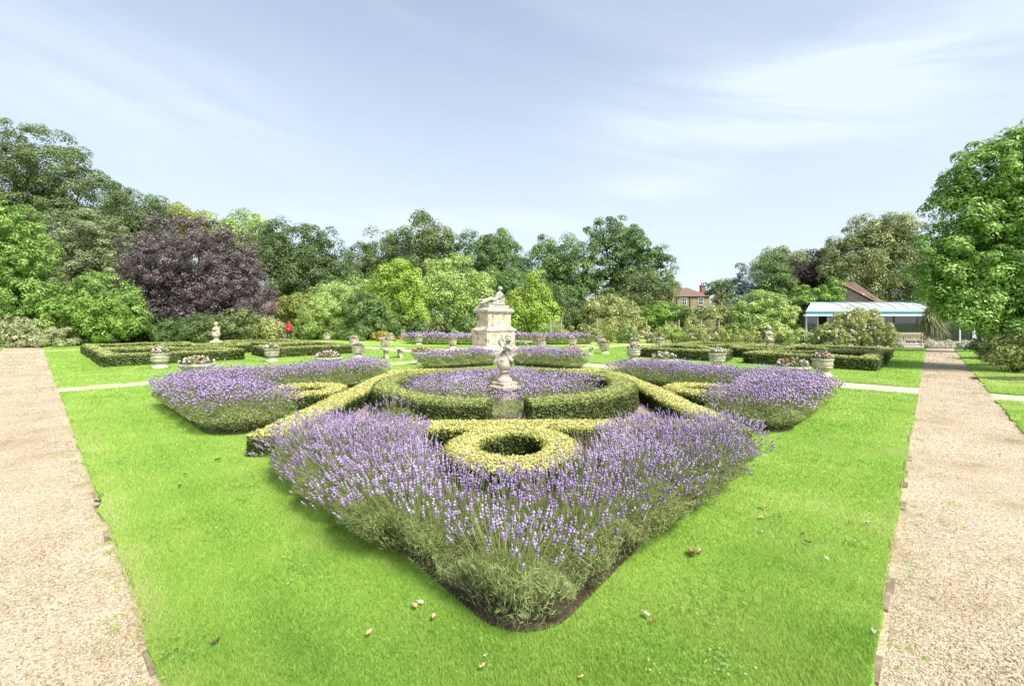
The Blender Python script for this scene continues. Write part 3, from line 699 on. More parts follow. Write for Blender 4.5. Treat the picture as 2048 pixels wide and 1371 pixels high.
for px, py, L, m_, lab in [
    (1386, 1105, .13, lf_brown, 'largest fallen leaf, orange brown, beside the right of the near lavender'), (1402, 1101, .07, lf_tan, 'small tan leaf touching the largest orange brown leaf'),
    (738, 1264, .05, lf_tan, 'curled tan leaf on the grass left of the lavender tip'), (830, 1211, .06, lf_tan, 'tan leaf close under the left edge of the lavender'),
    (842, 1203, .045, lf_pale, 'pale leaf just right of the tan leaf under the lavender'), (868, 1231, .05, lf_tan, 'upright tan leaf nearest the lavender tip on its left'),
    (965, 1332, .05, lf_tan, 'tan leaf lying below the lavender tip'), (1164, 1352, .035, lf_yel, 'small orange yellow leaf at the bottom edge of the grass'),
    (970, 1309, .02, lf_pale, 'tiny white petal just above the tan leaf below the lavender tip'), (1293, 1227, .05, lf_pale, 'pale leaf under the right edge of the lavender tip'), (1306, 1240, .04, lf_brown, 'small brown leaf just right of the pale leaf under the lavender'),
    (1527, 1012, .08, lf_tan, 'tan leaf right of the near lavender, farther from the camera'), (1524, 1033, .06, lf_tan, 'tan leaf just below its twin right of the lavender'), (1527, 1062, .045, lf_pale, 'pale leaf on grass level with the largest brown leaf'),
    (1701, 1044, .05, lf_yel, 'yellow leaf on the grass close to the right path'), (1737, 1044, .06, lf_pale, 'pale leaf right beside the yellow leaf near the path'),
    (1654, 1115, .035, lf_pale, 'white leaf alone on the middle of the right grass'), (1616, 1083, .05, lf_dark, 'dark leaf on the grass above the lone white leaf'), (1605, 1066, .04, lf_dark, 'small dark leaf farthest up the right grass'), (1750, 1262, .04, lf_pale, 'pale chip on the brick edging of the right path'),
    (195, 1003, .10, lf_dark, 'dark torn leaf at the edge of the left gravel path'), (436, 918, .09, lf_dark, 'dark leaf on the left grass near the golden hedge corner'), (359, 971, .06, lf_dark, 'small dark leaf in the middle of the left grass'), (370, 947, .05, lf_dark, 'small dark leaf behind another on the left grass'), (430, 1282, .05, lf_dark, 'dark leaf low on the left grass near the picture bottom'), (1885, 1183, .05, lf_tan, 'brown leaf lying on the right gravel path'), (1925, 1054, .05, lf_yel, 'yellow leaf lying on the right gravel path')]:
    fallen_leaf(px, py, L, m_, lab)

# clover in the lawn, weeds along the path edges, a bare patch of earth under the big right tree
clv = leaf_mat('clover_leaf', [(.11, .25, .04), (.19, .36, .07), (.28, .44, .14)], transl=.2)
ctrs = []
while len(ctrs) < 26:
    y = 2.0 * 5 ** rng.random(); p = np.array([rng.uniform(-1.1, 1.1) * y, y])
    if in_lawn(p[None], (0,))[0] and all(dist_poly(p[None], l)[0][0] > h_ + .12 for l, h_ in BEDS) and not (abs(p[0]) < 3.4 and 5.2 < p[1] < 13): ctrs.append(p)
P = np.concatenate([c + rng.normal(size=(46, 2)) * rng.uniform(.04, .13) for c in ctrs]); n = len(P)
V, F = leaf_quads(np.column_stack([P, rng.uniform(.018, .036, n)]), np.column_stack([rng.normal(size=(n, 2)) * .35, np.ones(n)]), .017, .015, .05)
tag(np_mesh('clover', V, F, clv, None, np.repeat(rng.random(n), 4)), 'clover and small weeds in the front lawn', 'clover', kind='stuff')
pts = []
for _ in range(150):
    q = 1.5 + 9 * rng.random() ** 1.5
    pts.append(UV(.40 - abs(rng.normal()) * .10, q) if rng.random() < .45 else UV(q, .20 - abs(rng.normal()) * .13))
Vw = []; Fw = []; off = 0
for p in pts:
    m = 16; d = rng.normal(size=(m, 3)) * .6 + [0, 0, .8]; L_ = rng.uniform(.015, .045, m); b0 = np.column_stack([p + rng.normal(size=(m, 2)) * .02, np.full(m, -.028)])
    V, F = leaf_quads(b0 + unit(d) * (L_ / 2)[:, None], rng.normal(size=(m, 3)), .03, .004, .03, along=d); Vw.append(V); Fw.append(F + off); off += len(V)
tag(np_mesh('path_weeds', np.concatenate(Vw), np.concatenate(Fw), blade_mat, None, np.repeat(rng.random(off // 4), 4)), 'small weeds and grass creeping over the path edges', 'weeds', kind='stuff')
e_ = G(2035, 757); sheet('bare_earth', [(e_[0] + 1.1 * math.cos(a) * (1 + .15 * math.sin(3 * a)), e_[1] + .55 * math.sin(a) * (1 + .2 * math.cos(2 * a))) for a in np.linspace(0, 6.2, 26)], .012, soil)

# ------------------------------------------------------------------ stonework
def base_of(px, py=None, Y=None):
    if Y is None: return G(px, py)
    return np.array([(px - 1024) / FPX * Y, Y])
# monument with reclining figure
MO = base_of(988, Y=21.6); MZ = R(46.9)
mon = thing('monument', (MO[0], MO[1], 0), 'tall tiered stone monument carrying a reclining figure, in the middle of the garden', 'monument', rz=MZ)
def rl(prof): return MB().rect_lathe(prof, (0, 0, 0), 0)
rl([(1.12, .66, 0), (1.12, .66, .34), (1.08, .62, .38), (1.00, .56, .42)]).build('base_step', stone, mon)
rl([(1.0, .55, .415), (.97, .53, .46), (.94, .50, .50), (.94, .50, 1.12), (.98, .53, 1.15), (.98, .53, 1.20)]).build('lower_block', stone_pale, mon)
for sx in (-1, 1):
    MB().box((sx * .50, -.503, .81), (.72, .014, .46)).build('raised_panel', stone_pale, mon); MB().box((sx * .944, 0, .81), (.014, .72, .46)).build('raised_panel', stone_pale, mon)
rl([(1.0, .56, 1.195), (1.0, .56, 1.23), (.93, .50, 1.30), (.86, .45, 1.34), (.80, .40, 1.40)]).build('moulding', stone, mon)
rl([(.78, .40, 1.395), (.77, .39, 1.44), (.77, .39, 1.98), (.79, .41, 2.0)]).build('upper_block', stone_pale, mon)
ins = MB()
for i, (x, hgt) in enumerate([(-.12, .16), (-.05, .16), (.03, .15), (.10, .16), (-.09, .10), (.06, .10)]):
    ins.box((x, -.3915, 1.78 if i < 4 else 1.60), (.022, .006, hgt if i < 4 else .07))
ins.build('inscription', noise_mat('incised_letter', [(.3, (.30, .26, .19)), (.7, (.38, .33, .25))], scale=20), mon)
rl([(.77, .39, 1.995), (.82, .44, 2.04), (.90, .50, 2.10), (.90, .50, 2.17), (.86, .46, 2.22), (.80, .42, 2.28)]).build('cornice', stone_grey, mon)
rl([(.70, .36, 2.275), (.70, .36, 2.40), (.68, .34, 2.42)]).build('plinth_slab', stone_grey, mon)
f = MB(); z0 = 2.45
def zz3(a, b, z): return (a, b, z0 + z)
f.ell(zz3(.16, 0, .17), (.25, .20, .18)); f.cap(zz3(.20, 0, .20), zz3(.36, .0, .46), .17, .185); f.cap(zz3(.36, -.10, .50), zz3(.38, .12, .50), .12, .12); f.cap(zz3(.37, 0, .54), zz3(.39, 0, .60), .11, .07)
f.cap(zz3(.40, 0, .60), zz3(.40, -.01, .68), .062, .058); f.ell(zz3(.40, -.02, .78), (.095, .10, .115)); f.ell(zz3(.43, .01, .81), (.125, .12, .105)); f.ell(zz3(.52, .02, .76), (.06, .06, .05)); f.ell(zz3(.37, -.12, .77), (.02, .028, .022))
f.cap(zz3(.12, -.09, .17), zz3(-.32, -.11, .27), .135, .10); f.cap(zz3(-.32, -.11, .27), zz3(-.80, -.09, .08), .095, .055); f.cap(zz3(-.80, -.09, .07), zz3(-.98, -.10, .05), .058, .034)
f.cap(zz3(.12, .08, .17), zz3(-.26, .06, .24), .13, .10); f.cap(zz3(-.26, .06, .24), zz3(-.76, -.0, .18), .09, .055); f.cap(zz3(-.76, 0, .18), zz3(-.95, .0, .21), .052, .034)
f.cap(zz3(.34, -.17, .53), zz3(.18, -.24, .36), .07, .058); f.cap(zz3(.18, -.24, .36), zz3(.00, -.19, .28), .055, .04); f.ell(zz3(-.04, -.18, .27), (.06, .035, .028))
f.cap(zz3(.42, .15, .53), zz3(.60, .10, .40), .07, .058); f.cap(zz3(.60, .10, .40), zz3(.54, -.12, .44), .055, .04); f.ell(zz3(.52, -.17, .45), (.035, .05, .03))
f.ell(zz3(.29, -.12, .46), (.06, .06, .06)); f.ell(zz3(.38, -.16, .47), (.06, .055, .06))
f.sculpt('reclining_figure', stone_grey, .016, mon)
dr = MB()
dr.ell(zz3(.10, .0, .03), (.58, .27, .08)); dr.cap(zz3(.50, .12, .50), zz3(.60, .05, .05), .11, .15); dr.cap(zz3(.1, -.18, .16), zz3(-.1, -.22, .03), .06, .05); dr.cap(zz3(-.02, -.15, .2), zz3(-.2, -.2, .03), .04, .05)
for k in range(5): dr.cap(zz3(.3 - k * .13, -.16, .10), zz3(.24 - k * .13, -.25, .02), .03, .035)
dr.sculpt('drapery', stone_grey, .016, mon)
rk = MB(); rk.lathe([(.13, 0), (.16, .04), (.12, .1), (.15, .2), (.16, .32), (.11, .42), (.08, .48), (.10, .53)], 16, zz3(.58, .05, 0))
rk.build('leaning_urn', stone_grey, mon, smooth=True)
# round low kerb platform of the monument
pl = MB(); pl.lathe([(3.62, -.02), (3.62, .13)], 48, (MO[0], MO[1] + .1, 0)); tag(pl.build('paved_platform', noise_mat('paving', [(.3, (.40, .33, .25)), (.7, (.58, .49, .38))], scale=5, rough=.9)), kind='structure')
kb = MB()
for i in range(48):
    a = 2 * math.pi * (i + .5) / 48
    kb.box((MO[0] + 3.66 * math.cos(a), MO[1] + .1 + 3.66 * math.sin(a), .072), (.16, .462, .19), a)
tag(kb.build('kerb', stone_grey), kind='structure')

# cherub on a globe, middle of the round bed
CH = (-.15, 8.9)
ch = thing('cherub_statue', (*CH, 0), 'stone cherub kneeling on a globe and pedestal in the round lavender bed', 'statue', rz=0)
def rot45(prof, name, mat): MB().rect_lathe(prof, (0, 0, 0), R(42)).build(name, mat, ch)
rot45([(.185, .185, 0), (.185, .185, .30), (.19, .19, .31)], 'pedestal_block', stone_pale)
rot45([(.235, .235, .305), (.235, .235, .355), (.205, .205, .375), (.185, .185, .385), (.185, .185, .43), (.165, .165, .45)], 'pedestal_cap', stone_pale)
MB().lathe([(.15, .445), (.155, .47), (.145, .50), (.12, .525), (.095, .56), (.085, .60), (.09, .635), (.11, .645), (.105, .665), (.07, .68)], 28).build('waisted_pedestal', stone_pale, ch, True)
MB().ell((0, 0, .80), (.152, .152, .152), 24, 16).build('globe', stone, ch, True)
b = MB()
def c3(px, py, d=0.0): return ((920 + px / 5.71 - 1009.2) * 8.9 / 895, d, (803 - (560 + py / 5.71)) * 8.9 / 895)
b.ell(c3(545, 850, 0), (.075, .07, .06)); b.cap(c3(545, 850, 0), c3(540, 770, 0), .068, .062); b.cap(c3(540, 770, 0), c3(545, 715, -.005), .064, .055)
b.cap(c3(548, 705), c3(552, 680, -.01), .032, .03); b.ell(c3(552, 650, -.02), (.066, .07, .075))
b.ell(c3(566, 655, -.085), (.028, .02, .03)); b.ell(c3(585, 652, -.07), (.02, .025, .022)); b.ell(c3(558, 668, -.078), (.022, .018, .014))
b.ell(c3(572, 650, -.10), (.009, .014, .011)); b.ell(c3(585, 632, -.06), (.02, .02, .01)); b.ell(c3(505, 655, -.02), (.012, .02, .02))
b.cap(c3(585, 715, -.01), c3(588, 765, -.05), .033, .029); b.cap(c3(588, 765, -.05), c3(530, 730, -.095), .028, .022)
b.cap(c3(505, 715, 0), c3(510, 765, -.06), .033, .029); b.cap(c3(510, 765, -.06), c3(550, 735, -.10), .028, .022)
for k in range(4): b.cap(c3(528 - k * 7, 728 + k * 5, -.10), c3(508 - k * 6, 712 + k * 6, -.10), .008, .006, 6)
b.cap(c3(560, 860, -.03), c3(592, 880, -.12), .055, .04); b.cap(c3(592, 880, -.12), c3(602, 925, -.06), .038, .026); b.ell(c3(604, 940, -.05), (.022, .04, .02))
b.cap(c3(515, 860, -.02), c3(490, 885, -.11), .055, .042); b.cap(c3(490, 885, -.11), c3(460, 930, -.04), .038, .026)
b.sculpt('cherub_body', stone_grey, .0085, ch, smooth=3)
hr = MB()
for i in range(46):
    a, t = random.uniform(0, 6.28), random.uniform(.0, 1.75)
    c0 = c3(550, 642, -.01); hr.ell((c0[0] + .066 * math.sin(t) * math.cos(a), c0[1] + .066 * math.sin(t) * abs(math.sin(a)) * (1 if math.sin(a) > 0 else .75), c0[2] + .070 * math.cos(t) + .005), (.02, .02, .018), 8, 6)
hr.sculpt('curly_hair', stone_grey, .0075, ch, smooth=2)
sh = MB(); sh.ell(c3(470, 690, -.03), (.055, .05, .085), rot=Matrix.Rotation(R(-25), 3, 'Y')); sh.cap(c3(480, 640, -.04), c3(520, 660, -.07), .03, .02)
for k in range(5): sh.ell(c3(452 + k * 9, 655 + k * 17, -.06 - .004 * k), (.04, .03, .012), rot=Matrix.Rotation(R(-30), 3, 'Y'))
sh.sculpt('shell_horn', stone_grey, .008, ch, smooth=2)
wg = MB()
for k in range(6):
    wg.cap(c3(495 - k * 4, 790 + k * 12, .02), c3(452 - k * 12, 830 + k * 17, .04), .030, .022); wg.ell(c3(440 - k * 10, 840 + k * 15, .03), (.024, .02, .024))
wg.cap(c3(430, 895, .03), c3(385, 915, .03), .022, .010)
wg.sculpt('drapery', stone_grey, .009, ch, smooth=2)

# putti in the box parterres
def putto(px, Y, hgt, label, mirror=1):
    p = base_of(px, Y=Y); r = thing('putto_statue', (*p, 0), label, 'statue'); s = hgt / 1.6
    def P(x, y, z): return (mirror * x * s, y * s, z * s)
    MB().rect_lathe([(.24 * s, .24 * s, 0), (.24 * s, .24 * s, .42 * s), (.28 * s, .28 * s, .44 * s), (.28 * s, .28 * s, .50 * s), (.22 * s, .22 * s, .53 * s)], (0, 0, 0), R(30)).build('plinth', stone_pale, r)
    MB().lathe([(.18 * s, .525 * s), (.19 * s, .55 * s), (.13 * s, .60 * s), (.08 * s, .66 * s), (.10 * s, .69 * s), (.19 * s, .78 * s), (.22 * s, .86 * s), (.19 * s, .93 * s), (.10 * s, .96 * s)], 24).build('urn_pedestal', stone_pale, r, True)
    b = MB()
    b.ell(P(0, 0, 1.02), (.13 * s, .12 * s, .11 * s)); b.cap(P(0, 0, 1.05), P(.01, 0, 1.24), .11 * s, .105 * s); b.cap(P(.01, 0, 1.26), P(.0, -.01, 1.36), .05 * s, .05 * s)
    b.ell(P(-.01, -.02, 1.46), (.095 * s, .10 * s, .11 * s)); b.ell(P(-.01, -.11, 1.45), (.02 * s, .025 * s, .02 * s)); b.ell(P(-.01, .0, 1.51), (.105 * s, .105 * s, .09 * s))
    b.cap(P(-.10, 0, 1.27), P(-.18, -.05, 1.14), .045 * s, .038 * s); b.cap(P(-.18, -.05, 1.14), P(-.03, -.14, 1.17), .036 * s, .03 * s)
    b.cap(P(.11, 0, 1.27), P(.20, -.04, 1.17), .045 * s, .038 * s); b.cap(P(.20, -.04, 1.17), P(.27, -.09, 1.30), .036 * s, .028 * s); b.ell(P(.28, -.09, 1.33), (.035 * s, .02 * s, .04 * s))
    b.cap(P(.06, -.02, 1.0), P(.15, -.13, .98), .075 * s, .055 * s); b.cap(P(.15, -.13, .98), P(.10, -.10, .80), .05 * s, .035 * s)
    b.cap(P(-.06, -.02, 1.0), P(-.13, -.14, 1.0), .075 * s, .055 * s); b.cap(P(-.13, -.14, 1.0), P(-.16, -.08, .82), .05 * s, .035 * s)
    b.sculpt('putto_body', stone_pale, .014 * s, r, smooth=3)
    d = MB(); d.cap(P(-.16, .0, 1.1), P(.14, -.10, .92), .06 * s, .05 * s); d.cap(P(.12, -.06, 1.22), P(.20, -.02, .9), .05 * s, .06 * s); d.ell(P(.02, -.15, 1.16), (.09 * s, .05 * s, .06 * s))
    d.sculpt('drapery', stone_pale, .016 * s, r, smooth=2)
putto(432.5, 25.6, 1.62, 'pale stone putto statue among the box hedges, under the purple tree')
putto(1538, 22.0, 1.42, 'pale stone putto statue among the box hedges, before the glass pavilion', -1)

# flower urns
geran = leaf_mat('bedding_leaf', [(.05, .09, .02), (.13, .20, .05), (.28, .33, .12)], transl=.25)
def bloom(name, cols): return leaf_mat(name, cols, transl=.15, rough=.6)
blooms = {'red': bloom('red_petal', [(.45, .04, .03), (.58, .10, .09), (.70, .58, .54), (.72, .66, .62)]),
          'pink': bloom('pink_petal', [(.62, .30, .28), (.66, .10, .12), (.70, .60, .55), (.74, .70, .66)]),
          'orange': bloom('orange_petal', [(.62, .16, .06), (.66, .36, .20), (.70, .55, .40)]),
          'white': bloom('white_petal', [(.66, .60, .52), (.72, .70, .64), (.66, .48, .40)])}
def planting(root, r, z, col, hh, n=420):
    a = rng.random(n) * 6.283; q = np.sqrt(rng.random(n)) * r
    zt = z + hh * (1 - (q / r) ** 2 * .7) * rng.uniform(.1, 1, n)
    pos = np.column_stack([q * np.cos(a), q * np.sin(a), zt])
    V, F = leaf_quads(pos, rng.normal(size=(n, 3)) * .6 + np.column_stack([np.cos(a), np.sin(a), np.ones(n)]), .07, .06, .1)
    np_mesh('leaves', V, F, geran, root, np.repeat(rng.random(n), 4))
    VV = []; FF = []; TT = []; o = 0
    for _ in range(30):
        a, q = random.random() * 6.283, math.sqrt(random.random()) * r * 1.02
        c = np.array([q * math.cos(a), q * math.sin(a), z + hh * (1 - (q / r) ** 2 * .5) * random.uniform(.7, 1.15)])
        m = 16; d = unit(rng.normal(size=(m, 3)))
        V, F = leaf_quads(c + d * .032, d, .045, .042, .05); VV.append(V); FF.append(F + o); o += 4 * m; TT.append(np.repeat(.25 + .5 * random.random() + .25 * rng.random(m), 4))
    tag(np_mesh('blossoms', np.concatenate(VV), np.concatenate(FF), blooms[col], root, np.concatenate(TT)), kind='stuff')
def make_urn(col):
    r = thing('flower_urn', (0, 0, 0), 'x', 'urn', 'stone flower urns of the garden')
    MB().lathe([(.245, 0), (.25, .03), (.235, .065), (.195, .10), (.155, .145), (.14, .175), (.14, .20)], 28).build('foot', stone_pale, r, True)
    MB().lathe([(.13, .195), (.20, .215), (.245, .25), (.262, .285), (.262, .30), (.25, .305), (.25, .315), (.262, .325), (.262, .44), (.268, .47), (.262, .478), (.285, .49), (.298, .505), (.298, .528), (.262, .54), (.245, .50)], 48).build('bowl', stone, r, True)
    g = MB()
    for k in range(6):
        for i in range(7):
            t = i / 6; a = (k + t) * math.pi / 3; g.ell((.262 * math.cos(a), .262 * math.sin(a), .43 - .07 * math.sin(math.pi * t)), (.020, .020, .017), 6, 4)
    g.build('garland', stone_pale, r, True)
    planting(r, .28, .50, col, .21); return r
def make_bowl(col):
    r = thing('flower_bowl', (0, 0, 0), 'x', 'stone bowl', 'low stone flower bowls behind the lavender')
    MB().lathe([(.26, 0), (.26, .06), (.18, .10), (.16, .16)], 28).build('foot', stone_pale, r, True)
    MB().lathe([(.15, .155), (.24, .19), (.33, .27), (.375, .36), (.385, .40), (.42, .41), (.43, .44), (.425, .475), (.385, .485), (.37, .45)], 40).build('bowl', stone_grey, r, True)
    planting(r, .39, .45, col, .22, 560); return r
protos = {}
def put(kind, px, rim, col, label, s=1.0, Y=None):
    key = (kind, col); first = key not in protos
    if first: protos[key] = (make_urn if kind == 'urn' else make_bowl)(col)
    o = protos[key] if first else copy_tree(protos[key])
    hr = (.53 if kind == 'urn' else .475) * s
    yy = Y or FPX * (CAMH - hr) / (rim - H0)
    o.location = ((px - 1024) / FPX * yy, yy, 0); o.rotation_euler = (0, 0, random.uniform(0, 6)); o.scale = (s, s, s); o['label'] = label
for a in [
    ('urn', 320.5, 706, 'pink', 'stone urn of pale pink and red flowers in front of the leftmost box hedge'),
    ('bowl', 394, 727, 'pink', 'low stone bowl of red and white flowers behind the outer corner of the left lavender'),
    ('urn', 543.5, 697, 'pink', 'stone urn of pink flowers before the box hedge nearest the person in red'),
    ('bowl', 657, 714, 'pink', 'low stone bowl of flowers behind the inner end of the left lavender hedge'),
    ('urn', 716, 692, 'white', 'stone urn of pale flowers at the right end of the left box hedges'),
    ('urn', 654, 670.5, 'pink', 'stone urn of pink flowers on the far path, first right of the person in red'),
    ('urn', 708, 677, 'red', 'stone urn brimming with red flowers directly behind the urn of pale flowers'),
    ('urn', 770.5, 680.6, 'pink', 'stone urn of pink and white flowers just behind the left stone bench'),
    ('urn', 780.5, 671.5, 'white', 'small distant stone urn beside the yellow shrub'),
    ('urn', 837.5, 674, 'white', 'stone urn of pale flowers before the far lavender, farther left of the monument'),
    ('urn', 904.5, 679, 'orange', 'stone urn of orange flowers beside the left flank of the monument'),
    ('bowl', 844, 703.5, 'orange', 'large stone bowl of orange flowers at the left end of the monument kerb'),
    ('urn', 1082.5, 682, 'orange', 'stone urn of salmon flowers by the stone bench nearest the monument'),
    ('urn', 1144.5, 678, 'pink', 'stone urn of pink flowers before the right end of the far lavender'),
    ('bowl', 1144.5, 704, 'orange', 'low stone bowl of orange flowers at the right end of the central lavender'),
    ('urn', 1200, 676, 'red', 'small distant stone urn of red flowers below the rose bushes, left of the path'),
    ('urn', 1209, 686.5, 'pink', 'stone urn of pink flowers on the lawn right of the right stone bench'),
    ('urn', 1269.5, 682.6, 'red', 'stone urn of red flowers hidden behind a larger urn at the box hedge end'),
    ('urn', 1267.5, 696, 'pink', 'stone urn of pink flowers touching the left end of the right box hedges'),
    ('urn', 1319, 681, 'white', 'stone urn of white flowers on the far path below the rose bushes'),
    ('bowl', 1328, 717, 'pink', 'low stone bowl of flowers behind the far arm of the right lavender'),
    ('urn', 1434.5, 706, 'white', 'stone urn of cream flowers at the gap between the right box hedges'),
    ('bowl', 1584, 731.6, 'red', 'low stone bowl with one bright red clump behind the right lavender'),
    ('urn', 1645, 717, 'red', 'stone urn of bright red and white flowers in front of the nearest right box hedge')]:
    put(*a)

# stone benches
def bench(px, py, rz, L, label):
    p = G(px, py); r = thing('stone_bench', (*p, 0), label, 'stone bench', 'stone benches round the monument', rz)
    s = MB(); n = 8; V = []
    top = [(-.5 + i / n) * L for i in range(n + 1)]
    pts = [(x, -.21 + .10 * (2 * x / L) ** 2) for x in top] + [(x, .21 + .10 * (2 * x / L) ** 2) for x in top[::-1]]
    s.prism(pts, .40, .47); s.build('seat', stone, r)
    for sx in (-1, 1):
        l = MB(); prof = [(-.20, 0), (.20, 0), (.17, .06), (.10, .12), (.08, .2), (.12, .28), (.19, .34), (.18, .40), (-.18, .40), (-.19, .34), (-.12, .28), (-.08, .2), (-.10, .12), (-.17, .06)]
        x0 = sx * L * .33; V = [(x0 - .07, y, z) for y, z in prof] + [(x0 + .07, y, z) for y, z in prof]; k = len(prof)
        l.add(V, [tuple(range(k - 1, -1, -1)), tuple(range(k, 2 * k))] + [(i, (i + 1) % k, k + (i + 1) % k, k + i) for i in range(k)])
        l.build('leg', stone_grey, r)
bench(786, 716, R(38), 1.0, 'stone bench with two scroll legs left of the monument')
bench(1168, 710, R(-24), 1.05, 'stone bench standing alone to the right of the monument, beyond the central lavender')
bench(1043, 697, R(-30), 1.1, 'stone bench half hidden by the right flank of the monument')

# ------------------------------------------------------------------ person in red
pp = G(578, 681.5); pr = thing('person', (*pp, 0), 'person in a red jacket and dark trousers seen from behind on the far path', 'person', rz=R(4))
skin = plain('skin', (.42, .26, .18), .6); red = noise_mat('red_cloth', [(.3, (.33, .02, .028)), (.7, (.50, .05, .06))], scale=12, rough=.8)
navy = noise_mat('dark_cloth', [(.3, (.016, .018, .026)), (.7, (.04, .045, .06))], scale=12, rough=.9); capm = plain('dark_cap', (.05, .05, .05), .8); bootm = plain('dark_shoe', (.03, .025, .02), .7)
b = MB()
b.ell((0, 0, .93), (.15, .11, .13)); b.cap((0, 0, .95), (0, .01, 1.28), .13, .15); b.cap((0, .01, 1.3), (0, .0, 1.42), .13, .08); b.cap((0, 0, 1.42), (0, .02, 1.52), .055, .052)
b.ell((0, .02, 1.61), (.075, .095, .115)); b.ell((0, .12, 1.59), (.014, .02, .02)); b.ell((.078, .02, 1.6), (.012, .02, .03)); b.ell((-.078, .02, 1.6), (.012, .02, .03))
b.ell((0, .105, 1.555), (.025, .01, .008)); b.ell((.03, .104, 1.625), (.012, .008, .008)); b.ell((-.03, .104, 1.625), (.012, .008, .008))
for s in (-1, 1):
    b.cap((s * .09, 0, .9), (s * .105, .01, .5), .085, .055); b.cap((s * .105, .01, .5), (s * .12, -.01, .1), .055, .038); b.cap((s * .12, -.03, .05), (s * .135, .14, .035), .04, .03)
b.cap((-.18, .01, 1.36), (-.25, -.06, 1.08), .05, .042); b.cap((-.25, -.06, 1.08), (-.02, -.17, .98), .04, .028)
b.cap((.18, .01, 1.36), (.235, -.03, 1.08), .05, .042); b.cap((.235, -.03, 1.08), (.19, -.02, .84), .04, .028)
b.ell((.03, -.175, .97), (.05, .018, .04)); b.ell((.19, -.01, .77), (.022, .04, .05))
for k in range(4):
    b.cap((.06, -.18, .995 - k * .02), (.115 - .006 * (k == 3) * 2, -.175, .985 - k * .022), .009, .008, 6); b.cap((.19, .02 - k * .018, .74), (.188, .025 - k * .018, .665 + .01 * abs(k - 1)), .009, .008, 6)
b.cap((.03, -.185, 1.0), (.06, -.19, 1.04), .011, .009, 6); b.cap((.18, .035, .78), (.17, .06, .72), .011, .009, 6)
b.sculpt('body', skin, .0075, pr, smooth=2)
j = MB()
j.cap((0, 0, .90), (0, .01, 1.28), .17, .175); j.cap((-.10, .005, 1.32), (.10, .005, 1.32), .115, .115); j.cap((0, .0, 1.40), (0, .0, 1.44), .10, .085); j.ell((0, -.09, 1.40), (.11, .06, .08)); j.ell((0, 0, .86), (.175, .135, .08))
j.cap((-.19, .01, 1.34), (-.26, -.06, 1.07), .072, .06); j.cap((-.26, -.06, 1.07), (-.05, -.175, .985), .058, .045)
j.cap((.19, .01, 1.34), (.245, -.03, 1.07), .072, .06); j.cap((.245, -.03, 1.07), (.195, -.02, .87), .058, .045)
jk = j.sculpt('jacket', red, .011, pr, smooth=3)
t = MB()
for s in (-1, 1):
    t.cap((s * .09, 0, .86), (s * .105, .01, .5), .105, .075); t.cap((s * .105, .01, .5), (s * .12, -.01, .09), .074, .06)
t.ell((0, 0, .86), (.165, .125, .10)); t.sculpt('trousers', navy, .011, pr, smooth=2)
for s in (-1, 1):
    o = MB(); o.cap((s * .12, -.05, .045), (s * .137, .15, .04), .052, .042); o.box((s * .128, .04, .012), (.085, .27, .024)); o.sculpt('shoe', bootm, .009, pr, smooth=2)
h = MB(); h.ell((0, .01, 1.665), (.09, .108, .075)); h.ell((0, .12, 1.655), (.07, .07, .012)); h.sculpt('cap', capm, .009, pr, smooth=2)
bg_ = thing('shoulder_bag', (pp[0] + .23, pp[1] - .06, .70), 'small black bag held at the right hip of the person in red', 'bag')
MB().rect_lathe([(.05, .08, 0), (.06, .09, .03), (.06, .09, .17), (.045, .07, .20)], (0, 0, 0), 0).build('pouch', navy, bg_)
MB().tube([(0, -.05, .19), (-.01, -.03, .27), (-.01, .03, .27), (0, .05, .19)], [.008] * 4).build('handle', navy, bg_)

